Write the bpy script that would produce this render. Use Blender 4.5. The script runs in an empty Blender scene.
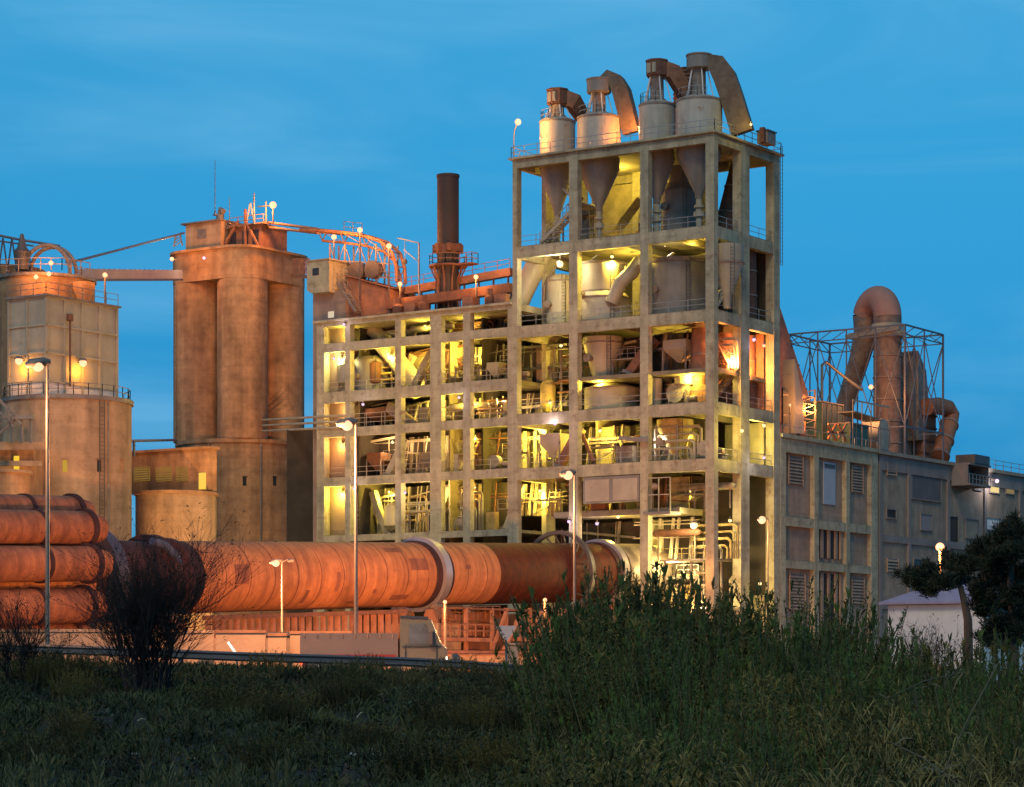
SUN_EL,SUN_ST,SKY_ST,EXPO,LMUL=42.0,1.3,.085,0.0,3.3
SKY_LOW=(.04,.43,.80,1); SKY_TINT=(.24,1.22,1.38,1); CLOUD=(1.9,5.7,9.2,1)
import bpy, math, random
import numpy as np
from mathutils import Vector, Matrix
random.seed(7)
R = math.radians
scene = bpy.context.scene
COL = scene.collection
# ------------------------------------------------------------------ camera frame
TH = R(34.0); CT, ST = math.cos(TH), math.sin(TH)
CX, CY = -20.2*CT + 250*ST, -20.2*ST - 250*CT
CZ, HOR, FPX = 1.7, 670.0, 2500.0
def W(px, py, D=None, a=None, b=None):
    """world point seen at a pixel, on a depth, on a plane x=a or on a plane y=b"""
    r = (px-512)/FPX
    if a is not None: Y = (a-CX)/(r*CT-ST)
    elif b is not None: Y = (b-CY)/(r*ST+CT)
    else: Y = D
    return Vector((CX+Y*(r*CT-ST), CY+Y*(r*ST+CT), CZ+(HOR-py)/FPX*Y))
def K(X, Y, z=0): return Vector((CX+X*CT-Y*ST, CY+X*ST+Y*CT, z))   # camera-frame metres
# ------------------------------------------------------------------ mesh builder
class MB:
    def __init__(s): s.v=[]; s.f=[]
    def add(s, vs, fs):
        n=len(s.v); s.v.extend([tuple(v) for v in vs]); s.f.extend([tuple(i+n for i in f) for f in fs]); return s
    def box(s, x0,x1,y0,y1,z0,z1):
        vs=[(x,y,z) for z in (z0,z1) for y in (y0,y1) for x in (x0,x1)]
        return s.add(vs, [(0,2,3,1),(4,5,7,6),(0,1,5,4),(2,6,7,3),(0,4,6,2),(1,3,7,5)])
    def frame(s, p, q, up=Vector((0,0,1))):
        d=(Vector(q)-Vector(p)).normalized()
        u=d.cross(up)
        if u.length<1e-4: u=d.cross(Vector((1,0,0)))
        u.normalize(); w=u.cross(d).normalized(); return d,u,w
    def bar(s, p, q, w, h=None):
        h=h or w; p=Vector(p); q=Vector(q); d,u,v=s.frame(p,q)
        vs=[c+u*(a*w/2)+v*(b*h/2) for c in (p,q) for a,b in ((-1,-1),(1,-1),(1,1),(-1,1))]
        return s.add(vs,[(0,3,2,1),(4,5,6,7),(0,1,5,4),(1,2,6,5),(2,3,7,6),(3,0,4,7)])
    def obox(s, c, sx, sy, sz, rz=0):
        c=Vector(c); m=Matrix.Rotation(rz,3,'Z')
        vs=[c+m@Vector((a*sx/2,b*sy/2,e*sz/2)) for e in (-1,1) for b in (-1,1) for a in (-1,1)]
        return s.add(vs,[(0,2,3,1),(4,5,7,6),(0,1,5,4),(2,6,7,3),(0,4,6,2),(1,3,7,5)])
    def tube(s, path, r, n=12, caps=True, sq=False, asp=1.0):
        path=[Vector(p) for p in path]; m=len(path)
        rs=r if isinstance(r,(list,tuple)) else [r]*m
        if sq: n=4
        d0=(path[1]-path[0]).normalized(); u=d0.cross(Vector((0,0,1)))
        if u.length<1e-3: u=d0.cross(Vector((0,1,0)))
        u.normalize(); vs=[]
        for i,p in enumerate(path):
            d=((path[min(i+1,m-1)]-p).normalized()+(p-path[max(i-1,0)]).normalized()).normalized()
            u=(u-d*u.dot(d)).normalized(); w=d.cross(u)
            for k in range(n):
                t=2*math.pi*(k+(.5 if sq else 0))/n
                vs.append(p+(u*math.cos(t)*asp+w*math.sin(t))*rs[i]*(1.414 if sq else 1))
        fs=[(i*n+k,i*n+(k+1)%n,(i+1)*n+(k+1)%n,(i+1)*n+k) for i in range(m-1) for k in range(n)]
        if caps: fs+= [tuple(range(n))[::-1], tuple((m-1)*n+k for k in range(n))]
        return s.add(vs,fs)
    def lathe(s, c, prof, n=32, axis=None, capb=True, capt=True):
        """prof = [(r, h)] along axis from c"""
        c=Vector(c); ax=Vector(axis).normalized() if axis is not None else Vector((0,0,1))
        u=ax.cross(Vector((0,0,1)))
        if u.length<1e-3: u=Vector((1,0,0))
        u.normalize(); w=ax.cross(u); vs=[]
        for r,h in prof:
            for k in range(n):
                t=2*math.pi*k/n; vs.append(c+ax*h+(u*math.cos(t)+w*math.sin(t))*max(r,.001))
        m=len(prof)
        fs=[(i*n+k,i*n+(k+1)%n,(i+1)*n+(k+1)%n,(i+1)*n+k) for i in range(m-1) for k in range(n)]
        if capb: fs.append(tuple(range(n))[::-1])
        if capt: fs.append(tuple((m-1)*n+k for k in range(n)))
        return s.add(vs,fs)
    def prism(s, pts, z0, z1):
        n=len(pts); vs=[(p[0],p[1],z0) for p in pts]+[(p[0],p[1],z1) for p in pts]
        return s.add(vs,[tuple(range(n))[::-1],tuple(range(n,2*n))]+[(i,(i+1)%n,n+(i+1)%n,n+i) for i in range(n)])
    def extr(s, pts, d):
        """polygon of 3d points pushed by the vector d"""
        n=len(pts); pts=[Vector(p) for p in pts]; vs=pts+[p+Vector(d) for p in pts]
        return s.add(vs,[tuple(range(n))[::-1],tuple(range(n,2*n))]+[(i,(i+1)%n,n+(i+1)%n,n+i) for i in range(n)])
    def ball(s, c, r, n=10):
        c=Vector(c); prof=[(r*math.sin(math.pi*i/n), -r*math.cos(math.pi*i/n)) for i in range(n+1)]
        return s.lathe(c, prof, n=n*2, capb=False, capt=False)
    def rail(s, pts, h=1.1, step=2.0, t=.05, bars=2, kick=False):
        for p,q in zip(pts[:-1],pts[1:]):
            p=Vector(p); q=Vector(q); L=(q-p).length; n=max(1,int(round(L/step)))
            for i in range(n+1):
                c=p.lerp(q,i/n); s.bar(c,c+Vector((0,0,h)),t)
            for j in range(bars):
                z=Vector((0,0,h*(j+1)/bars)); s.bar(p+z,q+z,t)
            if kick: s.bar(p+Vector((0,0,.08)),q+Vector((0,0,.08)),.02,.15)
        return s
    def build(s, name, mat, parent=None, org=None, smooth=True):
        o0=Vector(parent['_o']) if parent is not None and '_o' in parent else (Vector(org) if org is not None else Vector((0,0,0)))
        me=bpy.data.meshes.new(name)
        me.from_pydata([tuple(Vector(v)-o0) for v in s.v],[],s.f); me.update()
        if smooth:
            me.polygons.foreach_set('use_smooth',[True]*len(me.polygons)); me.set_sharp_from_angle(angle=R(38))
        o=bpy.data.objects.new(name,me); COL.objects.link(o); me.materials.append(mat)
        if parent is not None:
            o.parent=parent; o['_o']=list(o0)
        else: o.location=o0
        return o
LABELS={}
def tag(o,label,cat,group=None,kind=None):
    if label: o['label']=label
    if cat: o['category']=cat
    if group: o['group']=group
    if kind: o['kind']=kind
    return o
def thing(name,label,cat,loc,group=None):
    o=bpy.data.objects.new(name,None); COL.objects.link(o); o.location=loc; o['_o']=list(loc)
    o.empty_display_size=.3
    return tag(o,label,cat,group)
def struct(o): o['kind']='structure'; return o
def kids(o): return [c for c in bpy.data.objects if c.parent==o]
def copy_tree(o,parent=None):
    c=o.copy(); COL.objects.link(c)
    if parent is not None: c.parent=parent
    for ch in kids(o): copy_tree(ch,c)
    return c
# ------------------------------------------------------------------ materials
def mat(name, col, rough=.8, var=.25, scale=1.0, metal=0, streak=0, bump=.15, col2=None, mix=(.45,.7), spec=None, bands=0):
    m=bpy.data.materials.new(name); m.use_nodes=True; nt=m.node_tree; N=nt.nodes; L=nt.links
    b=N['Principled BSDF']; b.inputs['Roughness'].default_value=rough; b.inputs['Metallic'].default_value=metal
    if spec is not None: b.inputs['Specular IOR Level'].default_value=spec
    tc=N.new('ShaderNodeNewGeometry')
    no=N.new('ShaderNodeTexNoise'); no.inputs['Scale'].default_value=.35*scale; no.inputs['Detail'].default_value=8; no.inputs['Roughness'].default_value=.65
    L.new(tc.outputs['Position'],no.inputs['Vector'])
    mp=N.new('ShaderNodeMapping'); mp.inputs['Scale'].default_value=(.9*scale,.9*scale,.09*scale); L.new(tc.outputs['Position'],mp.inputs['Vector'])
    ns=N.new('ShaderNodeTexNoise'); ns.inputs['Scale'].default_value=1; ns.inputs['Detail'].default_value=5; L.new(mp.outputs[0],ns.inputs['Vector'])
    cr=N.new('ShaderNodeMapRange'); cr.inputs[1].default_value=.3; cr.inputs[2].default_value=.7; cr.inputs[3].default_value=1-var; cr.inputs[4].default_value=1+var*.6
    L.new(no.outputs['Fac'],cr.inputs[0])
    base=N.new('ShaderNodeRGB'); base.outputs[0].default_value=(*col,1); src=base.outputs[0]
    if col2 is not None:
        n2=N.new('ShaderNodeTexNoise'); n2.inputs['Scale'].default_value=.9*scale; n2.inputs['Detail'].default_value=9; n2.inputs['Roughness'].default_value=.7
        L.new(tc.outputs['Position'],n2.inputs['Vector'])
        r2=N.new('ShaderNodeMapRange'); r2.inputs[1].default_value=mix[0]; r2.inputs[2].default_value=mix[1]; L.new(n2.outputs['Fac'],r2.inputs[0])
        mx=N.new('ShaderNodeMix'); mx.data_type='RGBA'; L.new(r2.outputs[0],mx.inputs[0]); L.new(src,mx.inputs[6]); mx.inputs[7].default_value=(*col2,1); src=mx.outputs[2]
    mu=N.new('ShaderNodeVectorMath'); mu.operation='SCALE'; L.new(src,mu.inputs[0]); L.new(cr.outputs[0],mu.inputs['Scale']); src=mu.outputs[0]
    if streak:
        sr=N.new('ShaderNodeMapRange'); sr.inputs[1].default_value=.35; sr.inputs[2].default_value=.7; sr.inputs[3].default_value=1; sr.inputs[4].default_value=1-streak*.55
        L.new(ns.outputs['Fac'],sr.inputs[0]); m2=N.new('ShaderNodeVectorMath'); m2.operation='SCALE'; L.new(src,m2.inputs[0]); L.new(sr.outputs[0],m2.inputs['Scale']); src=m2.outputs[0]
    if bands:
        mb=N.new('ShaderNodeMapping'); mb.inputs['Scale'].default_value=(.03,.03,1.1); L.new(tc.outputs['Position'],mb.inputs['Vector'])
        nb=N.new('ShaderNodeTexNoise'); nb.inputs['Scale'].default_value=1; nb.inputs['Detail'].default_value=7; nb.inputs['Roughness'].default_value=.75; L.new(mb.outputs[0],nb.inputs['Vector'])
        rb=N.new('ShaderNodeMapRange'); rb.inputs[1].default_value=.35; rb.inputs[2].default_value=.65; rb.inputs[3].default_value=1-bands; rb.inputs[4].default_value=1+bands*.5
        L.new(nb.outputs['Fac'],rb.inputs[0]); m3=N.new('ShaderNodeVectorMath'); m3.operation='SCALE'; L.new(src,m3.inputs[0]); L.new(rb.outputs[0],m3.inputs['Scale']); src=m3.outputs[0]
    L.new(src,b.inputs['Base Color'])
    if bump:
        nf=N.new('ShaderNodeTexNoise'); nf.inputs['Scale'].default_value=4*scale; nf.inputs['Detail'].default_value=6; L.new(tc.outputs['Position'],nf.inputs['Vector'])
        bp=N.new('ShaderNodeBump'); bp.inputs['Strength'].default_value=bump; bp.inputs['Distance'].default_value=.1; L.new(nf.outputs['Fac'],bp.inputs['Height']); L.new(bp.outputs[0],b.inputs['Normal'])
    return m
def emis(name,col,st):
    m=bpy.data.materials.new(name); m.use_nodes=True; b=m.node_tree.nodes['Principled BSDF']
    b.inputs['Base Color'].default_value=(.02,.02,.02,1); b.inputs['Specular IOR Level'].default_value=0; b.inputs['Emission Color'].default_value=(*col,1); b.inputs['Emission Strength'].default_value=st
    return m
concrete=mat('concrete',(.375,.36,.25),.9,.3,1.3,streak=.6,bands=.16,col2=(.22,.16,.10),mix=(.52,.7))
concrete_dim=mat('concrete_grey',(.32,.27,.21),.9,.25,1,streak=.4,bands=.12)
panel_brown=mat('rendered_panel',(.31,.235,.17),.9,.3,1.5,streak=.4,bands=.12)
silo_c=mat('silo_concrete',(.50,.28,.135),.9,.3,.9,streak=.8,col2=(.32,.165,.08),mix=(.42,.72),bands=.16)
silo_pale=mat('pale_silo_concrete',(.44,.29,.17),.9,.25,.8,streak=.7,bands=.14,col2=(.3,.19,.1),mix=(.5,.7))
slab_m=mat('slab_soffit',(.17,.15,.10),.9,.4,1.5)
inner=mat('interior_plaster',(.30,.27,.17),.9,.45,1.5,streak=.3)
inner_dark=mat('shaded_dark_wall',(.035,.03,.024),.9,.4,1.5)  # unlit darkness of the interiors put into the wall colour
cyc_m=mat('cyclone_paint',(.40,.37,.31),.55,.2,1.2,streak=.5,col2=(.26,.14,.07),mix=(.6,.7))
steel_grey=mat('painted_grey_steel',(.19,.18,.16),.55,.2,1.5,streak=.35,col2=(.22,.15,.10),mix=(.6,.75))
steel_pale=mat('pale_painted_steel',(.34,.31,.23),.55,.2,1.2,streak=.3,col2=(.26,.15,.08),mix=(.62,.72))
steel_dark=mat('dark_steel',(.07,.065,.065),.5,.3,2)
steel_mid=mat('weathered_steel',(.2,.18,.16),.6,.35,2,col2=(.14,.07,.04))
rust=mat('rusty_steel',(.16,.07,.038),.8,.4,1.5,streak=.3,col2=(.09,.045,.035))
rust_pale=mat('faded_red_steel',(.27,.125,.07),.75,.3,1.2,col2=(.15,.07,.04))
green_p=mat('green_sheet',(.04,.11,.09),.6,.25,1.5,streak=.3)
rail_m=mat('galvanised_rail',(.3,.3,.3),.5,.2,2,metal=.3)
blue_steel=mat('blue_grey_steel',(.08,.1,.14),.5,.2,2)
pole_m=mat('galvanised_pole',(.16,.14,.12),.5,.15,2,metal=.2)
yellow_p=mat('yellow_equipment_paint',(.32,.24,.08),.6,.3,1.5,col2=(.14,.10,.05))
white_p=mat('white_render',(.62,.6,.58),.85,.15,1,streak=.2)
roof_m=mat('roof_sheet',(.26,.22,.3),.6,.25,2)
glass_d=mat('dark_glass',(.03,.03,.035),.45,.1,2,bump=0)
black_m=mat('black_recess',(.02,.02,.02),.9,.1,1,bump=0)
lampY=emis('yellow_lamp_glass',(1,.76,.34),2.0); lampO=emis('sodium_lamp_glass',(1,.42,.22),2.0); lampW=emis('violet_white_lamp',(.9,.6,1),1.4)
lampP=emis('street_lamp_glass',(1,.44,.24),2.0)
SODIUM=(1,.33,.07); YEL=(1,.68,.085); WARM=(1,.8,.4)
def light(parent, loc, energy, color, rad=.25, spot=None, aim=None, name='lamp_light'):
    ld=bpy.data.lights.new(name,'SPOT' if spot else 'POINT'); ld.energy=energy*LMUL; ld.color=color; ld.shadow_soft_size=rad
    if spot: ld.spot_size=R(spot); ld.spot_blend=.6
    o=bpy.data.objects.new(name,ld); COL.objects.link(o)
    o.location=Vector(loc)-Vector(parent['_o']); o.parent=parent
    if aim is not None: o.rotation_euler=(Vector(aim)-Vector(loc)).to_track_quat('-Z','Y').to_euler()
    return o
def bulb_lamp(p, label, energy, color, glass, r=.28, kind='bulkhead_lamp', group=None, off=(0,0,-.5)):
    """a round lamp with a hood and a bracket; its light sits just below the glass"""
    p=Vector(p); r*=.62; t=thing(kind,label,'lamp',p,group)
    m=MB(); m.lathe(p+Vector((0,0,r*.2)),[(r*1.25,0),(r*1.1,r*.35),(r*.4,r*.7)],14); m.bar(p+Vector((0,0,r*.8)),p+Vector((0,0,r*2.2)),.08); m.build('lamp_hood',steel_mid,t)
    MB().ball(p-Vector((0,0,r*.35)),r,8).build('bulb',glass,t)
    light(t,p+Vector(off)*1.0-Vector((0,0,r*1.2)),energy,color,r)
    return t
# ================================================================== PREHEATER TOWER (corner at the origin, front along -x, side along +y)
TW, TD, TZ = -24.3, 14.0, 55.5
def ab(px,b=0): return W(px,0,b=b).x
FL=[0,22.95,28.65,37.9,46.3,55.5]
tw=thing('preheater_tower','tall open concrete frame tower with lit floors and four cyclones standing on its roof','tower',(0,0,0))
xc=[(TW,ab(517)),(ab(569),ab(577.5)),(ab(640),ab(648)),(-.98,0)]
yc=[(0,.85),(5.6,7.4),(12.7,TD)]
for i,(x0,x1) in enumerate(xc):
    for j,(y0,y1) in enumerate(yc):
        if j==1 and i in (1,2): continue
        MB().box(x0,x1,y0,y1,0,TZ-.05).build('column',concrete,tw,smooth=False)
XIN=[(xc[i][1],xc[i+1][0]) for i in range(3)]; YIN=[(.85,5.6),(7.4,12.7)]
for k,z in enumerate(FL[1:]):
    h=1.25 if k<4 else .95
    for x0,x1 in XIN:
        MB().box(x0-.02,x1+.02,.06,.66,z-h,z-.06).build('beam',concrete,tw,smooth=False)
        MB().box(x0-.02,x1+.02,TD-.6,TD-.06,z-h,z-.06).build('beam',concrete,tw,smooth=False)
    for y0,y1 in YIN:
        MB().box(-.72,-.06,y0-.02,y1+.02,z-h,z-.06).build('beam',concrete,tw,smooth=False)
        MB().box(TW+.06,TW+.7,y0-.02,y1+.02,z-h,z-.06).build('beam',concrete,tw,smooth=False)
    if k<4:
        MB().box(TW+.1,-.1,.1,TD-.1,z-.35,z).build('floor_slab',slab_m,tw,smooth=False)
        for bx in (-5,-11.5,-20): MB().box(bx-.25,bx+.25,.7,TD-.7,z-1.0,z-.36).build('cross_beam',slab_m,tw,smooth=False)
        m=MB()
        for x0,x1 in XIN: m.rail([(x0,.35,z),(x1,.35,z)],1.1,2.2,.05)
        for y0,y1 in YIN: m.rail([(-.35,y0,z),(-.35,y1,z)],1.1,2.2,.05)
        m.build('railing',rail_m,tw)
    else:
        MB().box(TW-.35,.35,-.35,TD+.35,z-.04,z+.16).build('roof_slab',concrete,tw,smooth=False)
        MB().rail([(TW-.1,-.1,z+.16),(.1,-.1,z+.16),(.1,TD+.1,z+.16),(TW-.1,TD+.1,z+.16),(TW-.1,-.1,z+.16)],1.15,1.6,.055).build('railing',rail_m,tw)
# half-height floors
for (x0,x1,z) in ((XIN[1][0],XIN[1][1],32.2),(XIN[2][0],XIN[2][1],32.2)):
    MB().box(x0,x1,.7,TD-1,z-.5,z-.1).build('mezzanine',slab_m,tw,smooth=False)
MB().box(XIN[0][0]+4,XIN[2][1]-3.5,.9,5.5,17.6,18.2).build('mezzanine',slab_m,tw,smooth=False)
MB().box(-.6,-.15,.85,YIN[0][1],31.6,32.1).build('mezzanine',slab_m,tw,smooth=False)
# walls filling the back and left of the lower floors
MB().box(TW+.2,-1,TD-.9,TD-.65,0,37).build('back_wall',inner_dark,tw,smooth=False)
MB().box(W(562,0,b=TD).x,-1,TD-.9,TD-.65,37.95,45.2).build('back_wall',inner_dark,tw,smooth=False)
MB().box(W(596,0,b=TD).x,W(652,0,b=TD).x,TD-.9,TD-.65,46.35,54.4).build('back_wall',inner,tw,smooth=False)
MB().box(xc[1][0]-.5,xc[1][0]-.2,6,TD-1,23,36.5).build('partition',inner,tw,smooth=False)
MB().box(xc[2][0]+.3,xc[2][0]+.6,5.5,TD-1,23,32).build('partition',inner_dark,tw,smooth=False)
# stair flights in the top left bay
def stair(par,p,q,w=1.0,mt=rail_m,name='staircase',dy=(0,1,0)):
    p=Vector(p); q=Vector(q); dy=Vector(dy).normalized()*w; m=MB()
    m.bar(p,q,.12,.32); m.bar(p+dy,q+dy,.12,.32); n=int((q-p).length/.34)
    for i in range(n+1):
        c=p.lerp(q,i/n); m.bar(c,c+dy,.26,.05)
    for o in (Vector(),dy):
        for h in (.55,1.05): m.bar(p+o+Vector((0,0,h)),q+o+Vector((0,0,h)),.05)
        for i in range(0,n+1,4):
            c=p.lerp(q,i/n)+o; m.bar(c,c+Vector((0,0,1.05)),.05)
    return m.build(name,mt,par)
stair(tw,W(540,243,b=1.5),W(571,211,b=1.5),1.1,steel_pale)
stair(tw,W(571,196,b=2.8),W(540,168,b=2.8),1.1,steel_pale)
MB().box(ab(566,1),ab(580,1),1.2,4.2,50.2,50.4).build('landing',steel_mid,tw)
stair(tw,(-1.5,1.2,28.7),(-1.5,5.2,31.8),.9,rust,dy=(1,0,0)); stair(tw,(-1.5,5.2,31.8),(-1.5,1.4,34.9),.9,rust,dy=(1,0,0))
stair(tw,(-1.3,1,38),(-1.3,5,41.4),.9,steel_pale,dy=(1,0,0))
stair(tw,W(610,600,b=2),W(575,560,b=2),1,steel_mid)
# external ladder at the back right edge
m=MB()
for z in np.arange(44,56,.4): m.bar((.35,TD-.5,z),(.35,TD-.05,z),.03)
m.bar((.35,TD-.5,44),(.35,TD-.5,56.5),.05); m.bar((.35,TD-.05,44),(.35,TD-.05,56.5),.05)
m.build('ladder',steel_dark,tw)
# ---- cyclones on the roof: drum above the roof, cone hanging in the top storey
def cyclone(px,r,ztop,label,head,mt=cyc_m,tip=49.7,b=3.4):
    c=W(px,130,b=b); c.z=TZ+.16; t=thing('cyclone',label,'cyclone',c,'cyclones on the tower roof')
    MB().lathe(c,[(r,0),(r,ztop-c.z),(r*.97,ztop-c.z+.02),(r*.6,ztop-c.z+.35)],36,capb=False).build('drum',mt,t)
    m=MB(); m.lathe(c,[(r+.09,0),(r+.09,.25)],36); m.lathe(c,[(r+.07,ztop-c.z-.25),(r+.07,ztop-c.z-.05)],36); m.build('flange',steel_mid,t)
    cz=TZ-.3; m=MB(); m.lathe((c.x,c.y,tip),[(.35,0),(.4,.5),(r*.95,cz-tip-1.2),(r*.95,cz-tip)],32); m.build('cone',steel_grey,t)
    m=MB(); m.tube([(c.x,c.y,tip),(c.x,c.y,46.4)],.3,12); m.lathe((c.x,c.y,tip-.9),[(.5,0),(.5,.25)],12); m.lathe((c.x,c.y,tip-1.8),[(.55,0),(.55,.5)],12); m.build('dip_pipe',steel_pale,t)
    z0=ztop+.3; 
    MB().lathe((c.x,c.y,z0-.1),[(.95,0),(.95,.3),(.72,.45),(.68,head-z0-.2),(.8,head-z0)],24).build('neck',steel_mid,t)
    m=MB()
    for k in range(5):
        an=k*2*math.pi/5+.5; m.bar((c.x+1.5*math.cos(an),c.y+1.5*math.sin(an),z0-.15),(c.x+.75*math.cos(an),c.y+.75*math.sin(an),head+.1),.11)
    m.build('strut',white_p,t)
    m=MB(); m.rail([(c.x+r*.93*math.cos(an),c.y+r*.93*math.sin(an),ztop+.05) for an in np.linspace(2.0,5.6,9)],1.0,1.5,.045); m.build('railing',rail_m,t)
    return t,c
L1,c1=cyclone(557.5,1.88,59.75,'leftmost roof cyclone, small pale drum lit orange on its left side, rusty open head',61.5)
L2,c2=cyclone(599,2.28,59.5,'second roof cyclone from the left, broad pale drum, rounded grey hood, orange lit duct',62.3)
L3,c3=cyclone(657,1.85,59.95,'third roof cyclone from the left, small pale drum with a rusty dark box head',62.9)
L4,c4=cyclone(699,2.38,59.75,'rightmost roof cyclone, broad pale drum at the tower corner under a grey hood',63.3)
def boxhead(t,c,zt,end,w):
    m=MB(); m.lathe((c.x,c.y,zt),[(1.05,0),(1.15,.1),(1.15,1.5),(1.22,1.55),(1.22,1.7)],8); m.build('head',rust,t)
    m=MB(); m.tube([(c.x,c.y-.2,zt+.8),(c.x-.1,c.y-1.1,zt+.8)],[.62,.5],sq=True); m.build('inspection_hatch',steel_pale,t)
    m=MB(); m.tube([(c.x+.3,c.y+.4,zt+.9),(c.x+1.2,c.y+1.2,zt+.5),Vector(end)],[.75,.8,w],sq=True); m.build('outlet_duct',rust_pale,t)
boxhead(L1,c1,61.4,W(583,118,b=6.5),.65); boxhead(L3,c3,62.8,W(694,108,b=6.5),.7)
def hood(t,c,zt,way,mt,w=.85):
    m=MB(); m.lathe((c.x,c.y,zt),[(1.15,0),(1.28,.1),(1.28,1.3),(1.36,1.35),(1.36,1.5)],20); m.build('head',steel_grey,t)
    m=MB(); m.tube([Vector(c)*1+Vector((0,0,zt-c.z+.75))]+[Vector(p) for p in way],[.62,.68,w*.9,w,w,w,w][:len(way)+1],sq=True,asp=.9); m.build('outlet_duct',mt,t)
duct_brown=mat('duct_rust_grey',(.15,.11,.075),.7,.35,1.5,streak=.3,col2=(.09,.055,.035))
hood(L2,c2,62.0,[W(609,77,b=4),W(617,82,b=4),W(622,92,b=4.2),W(626,108,b=4.5),W(632,133,b=5)],duct_brown,.85)
hood(L4,c4,62.9,[W(709,62,b=3.8),W(718,66,b=4.0),W(725,77,b=4.3),W(732,97,b=4.8),W(743,133,b=5.6)],duct_brown,1.12)
c=W(689,130,b=9.5); c.z=TZ+.16
t=thing('ribbed_duct','rusty ribbed vertical duct rising between the third and fourth roof cyclones','duct',c)
m=MB(); prof=[]
for i in range(22): prof+= [(1.55,i*.42),(1.7,i*.42+.2)]
m.lathe(c,prof,28); m.build('shell',rust,t)
c=W(769,145,b=9); c.z=TZ+.17
t=thing('roof_cabinet','low rusty cabinet with a dark hood at the back of the tower roof','cabinet',c)
MB().box(c.x-.9,c.x+.3,c.y-.9,c.y+.9,c.z,c.z+1.25).build('body',steel_mid,t); MB().box(c.x-1,c.x+.4,c.y-1,c.y+1,c.z+1.25,c.z+1.37).build('lid',steel_dark,t)
MB().box(c.x-.3,c.x+.2,c.y-1.5,c.y-1.1,c.z,c.z+1.5).build('side_box',rust,t)
# roof mast with lamp at the left corner
p=Vector((TW+.1,.1,TZ+.16)); t=thing('roof_lamp_mast','curved lamp post on the left corner of the tower roof','lamp',p)
h=W(518,122,b=.1); m=MB(); m.tube([p,p+Vector((0,0,2)),p+Vector((.1,0,3)),p+Vector((.5,-.1,3.5)),h],.06,8); m.build('mast',pole_m,t)
MB().ball(h,.34,8).build('bulb',lampP,t); light(t,h+Vector((.9,-.5,-.1)),500,(1,.45,.12),.3)
bulb_lamp(W(640,127,b=3.0),'small sodium lamp glowing under the duct of the second roof cyclone',420,SODIUM,lampO,.3,off=(-.5,.1,0))
bulb_lamp(W(541,138,b=1.0),'small sodium lamp at the left foot of the leftmost roof cyclone',70,SODIUM,lampO,.25,off=(-.2,-.2,-.1))
bulb_lamp(W(751,124,b=4.2),'small yellow lamp at the foot of the rightmost roof cyclone duct',45,YEL,lampY,.2,off=(.2,-.7,-.1))
# ---- vessels inside
def ves(name,label,cat,px,b,z0,prof,mt,parts=None,n=32,legs=0):
    c=W(px,300,b=b); c.z=z0; t=thing(name,label,cat,c)
    MB().lathe(c,prof,n).build('shell',mt,t)
    m=MB(); ring=[(r,h) for r,h in prof]; 
    for r,h in ring[1:-1]:
        if r>.6: m.lathe((c.x,c.y,c.z+h-.08),[(r+.1,0),(r+.1,.16)],n)
    if m.v: m.build('flange',steel_mid,t)
    rm_=max(r for r,h in prof); H_=prof[-1][1]
    if H_>3.5:
        ld=MB(); q=c+Vector((rm_*.78,-rm_*.68,0))
        for o_ in (-.22,.22): ld.bar(q+Vector((o_,-.1,0)),q+Vector((o_,-.1,H_)),.05)
        for k in range(int(H_/.35)): ld.bar(q+Vector((-.22,-.1,.35*k)),q+Vector((.22,-.1,.35*k)),.035)
        ld.build('ladder',steel_dark,t)
        nz=MB(); p_=c+Vector((-rm_*.2,-rm_-.1,H_*.45)); nz.tube([p_+Vector((0,.5,0)),p_+Vector((0,-.35,0))],.3,12); nz.tube([p_+Vector((0,-.3,0)),p_+Vector((0,-.42,0))],.42,12); nz.build('manhole',steel_mid,t)
        pp=MB(); pp.tube([c+Vector((-rm_-.15,-.6,0)),c+Vector((-rm_-.15,-.6,H_*.8)),c+Vector((-rm_*.6,-.9,H_*.95)),c+Vector((0,-.9,H_+.8))],.12,8); pp.build('side_pipe',steel_mid,t)
    if legs:
        r0=max(r for r,h in prof)*.9
        for k in range(4):
            an=k*math.pi/2+.6; MB().bar((c.x+r0*math.cos(an),c.y+r0*math.sin(an),z0),(c.x+r0*math.cos(an),c.y+r0*math.sin(an),z0+legs),.2).build('leg',steel_mid,t)
    return t,c
ves('vessel','grey cylinder behind the cones in the tower top floor, middle bay','tank',588,8,46.4,[(1.6,0),(1.6,4.4),(1.2,5)],steel_grey)
ves('vessel','pale cylinder behind the cones in the tower top floor, right bay','tank',679,8.5,46.4,[(1.95,0),(1.95,5.4),(1.3,6.2),(1.3,8)],steel_grey)
ves('vessel','big grey open topped drum filling the right bay of the second floor down','tank',678,5.2,38,[(3.15,0),(3.15,5.6),(3.25,5.65),(3.25,5.85),(3.0,5.9)],steel_grey,n=40)
ves('vessel','white drum behind the bright lamp in the left bay of the second floor down','tank',560,6,38,[(1.5,0),(1.5,5.2),(1.0,5.9)],steel_pale)
ves('vessel','cream drum on a spreading skirt in the middle bay of the second floor down','tank',603,4.5,38,[(3.3,0),(2.9,2.6),(2.35,3.3),(2.35,6.2),(2.5,6.25),(2.5,6.4)],steel_pale,n=36)
ves('vessel','cream funnel shaped vessel in the upper half of the third floor, middle bay','hopper',603,4,32.3,[(1.1,0),(2.1,3.6),(2.1,4.2)],steel_pale)
ves('vessel','squat cream drum under the mezzanine in the third floor, middle bay','tank',612,4.5,28.7,[(2.9,0),(2.9,2.4),(1.5,3)],steel_pale)
ves('vessel','small cream hopper on legs under the mezzanine, third floor right bay','hopper',685,3.4,28.7,[(.25,.6),(1.1,2.2),(1.1,3)],steel_pale,legs=1.6)
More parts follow.
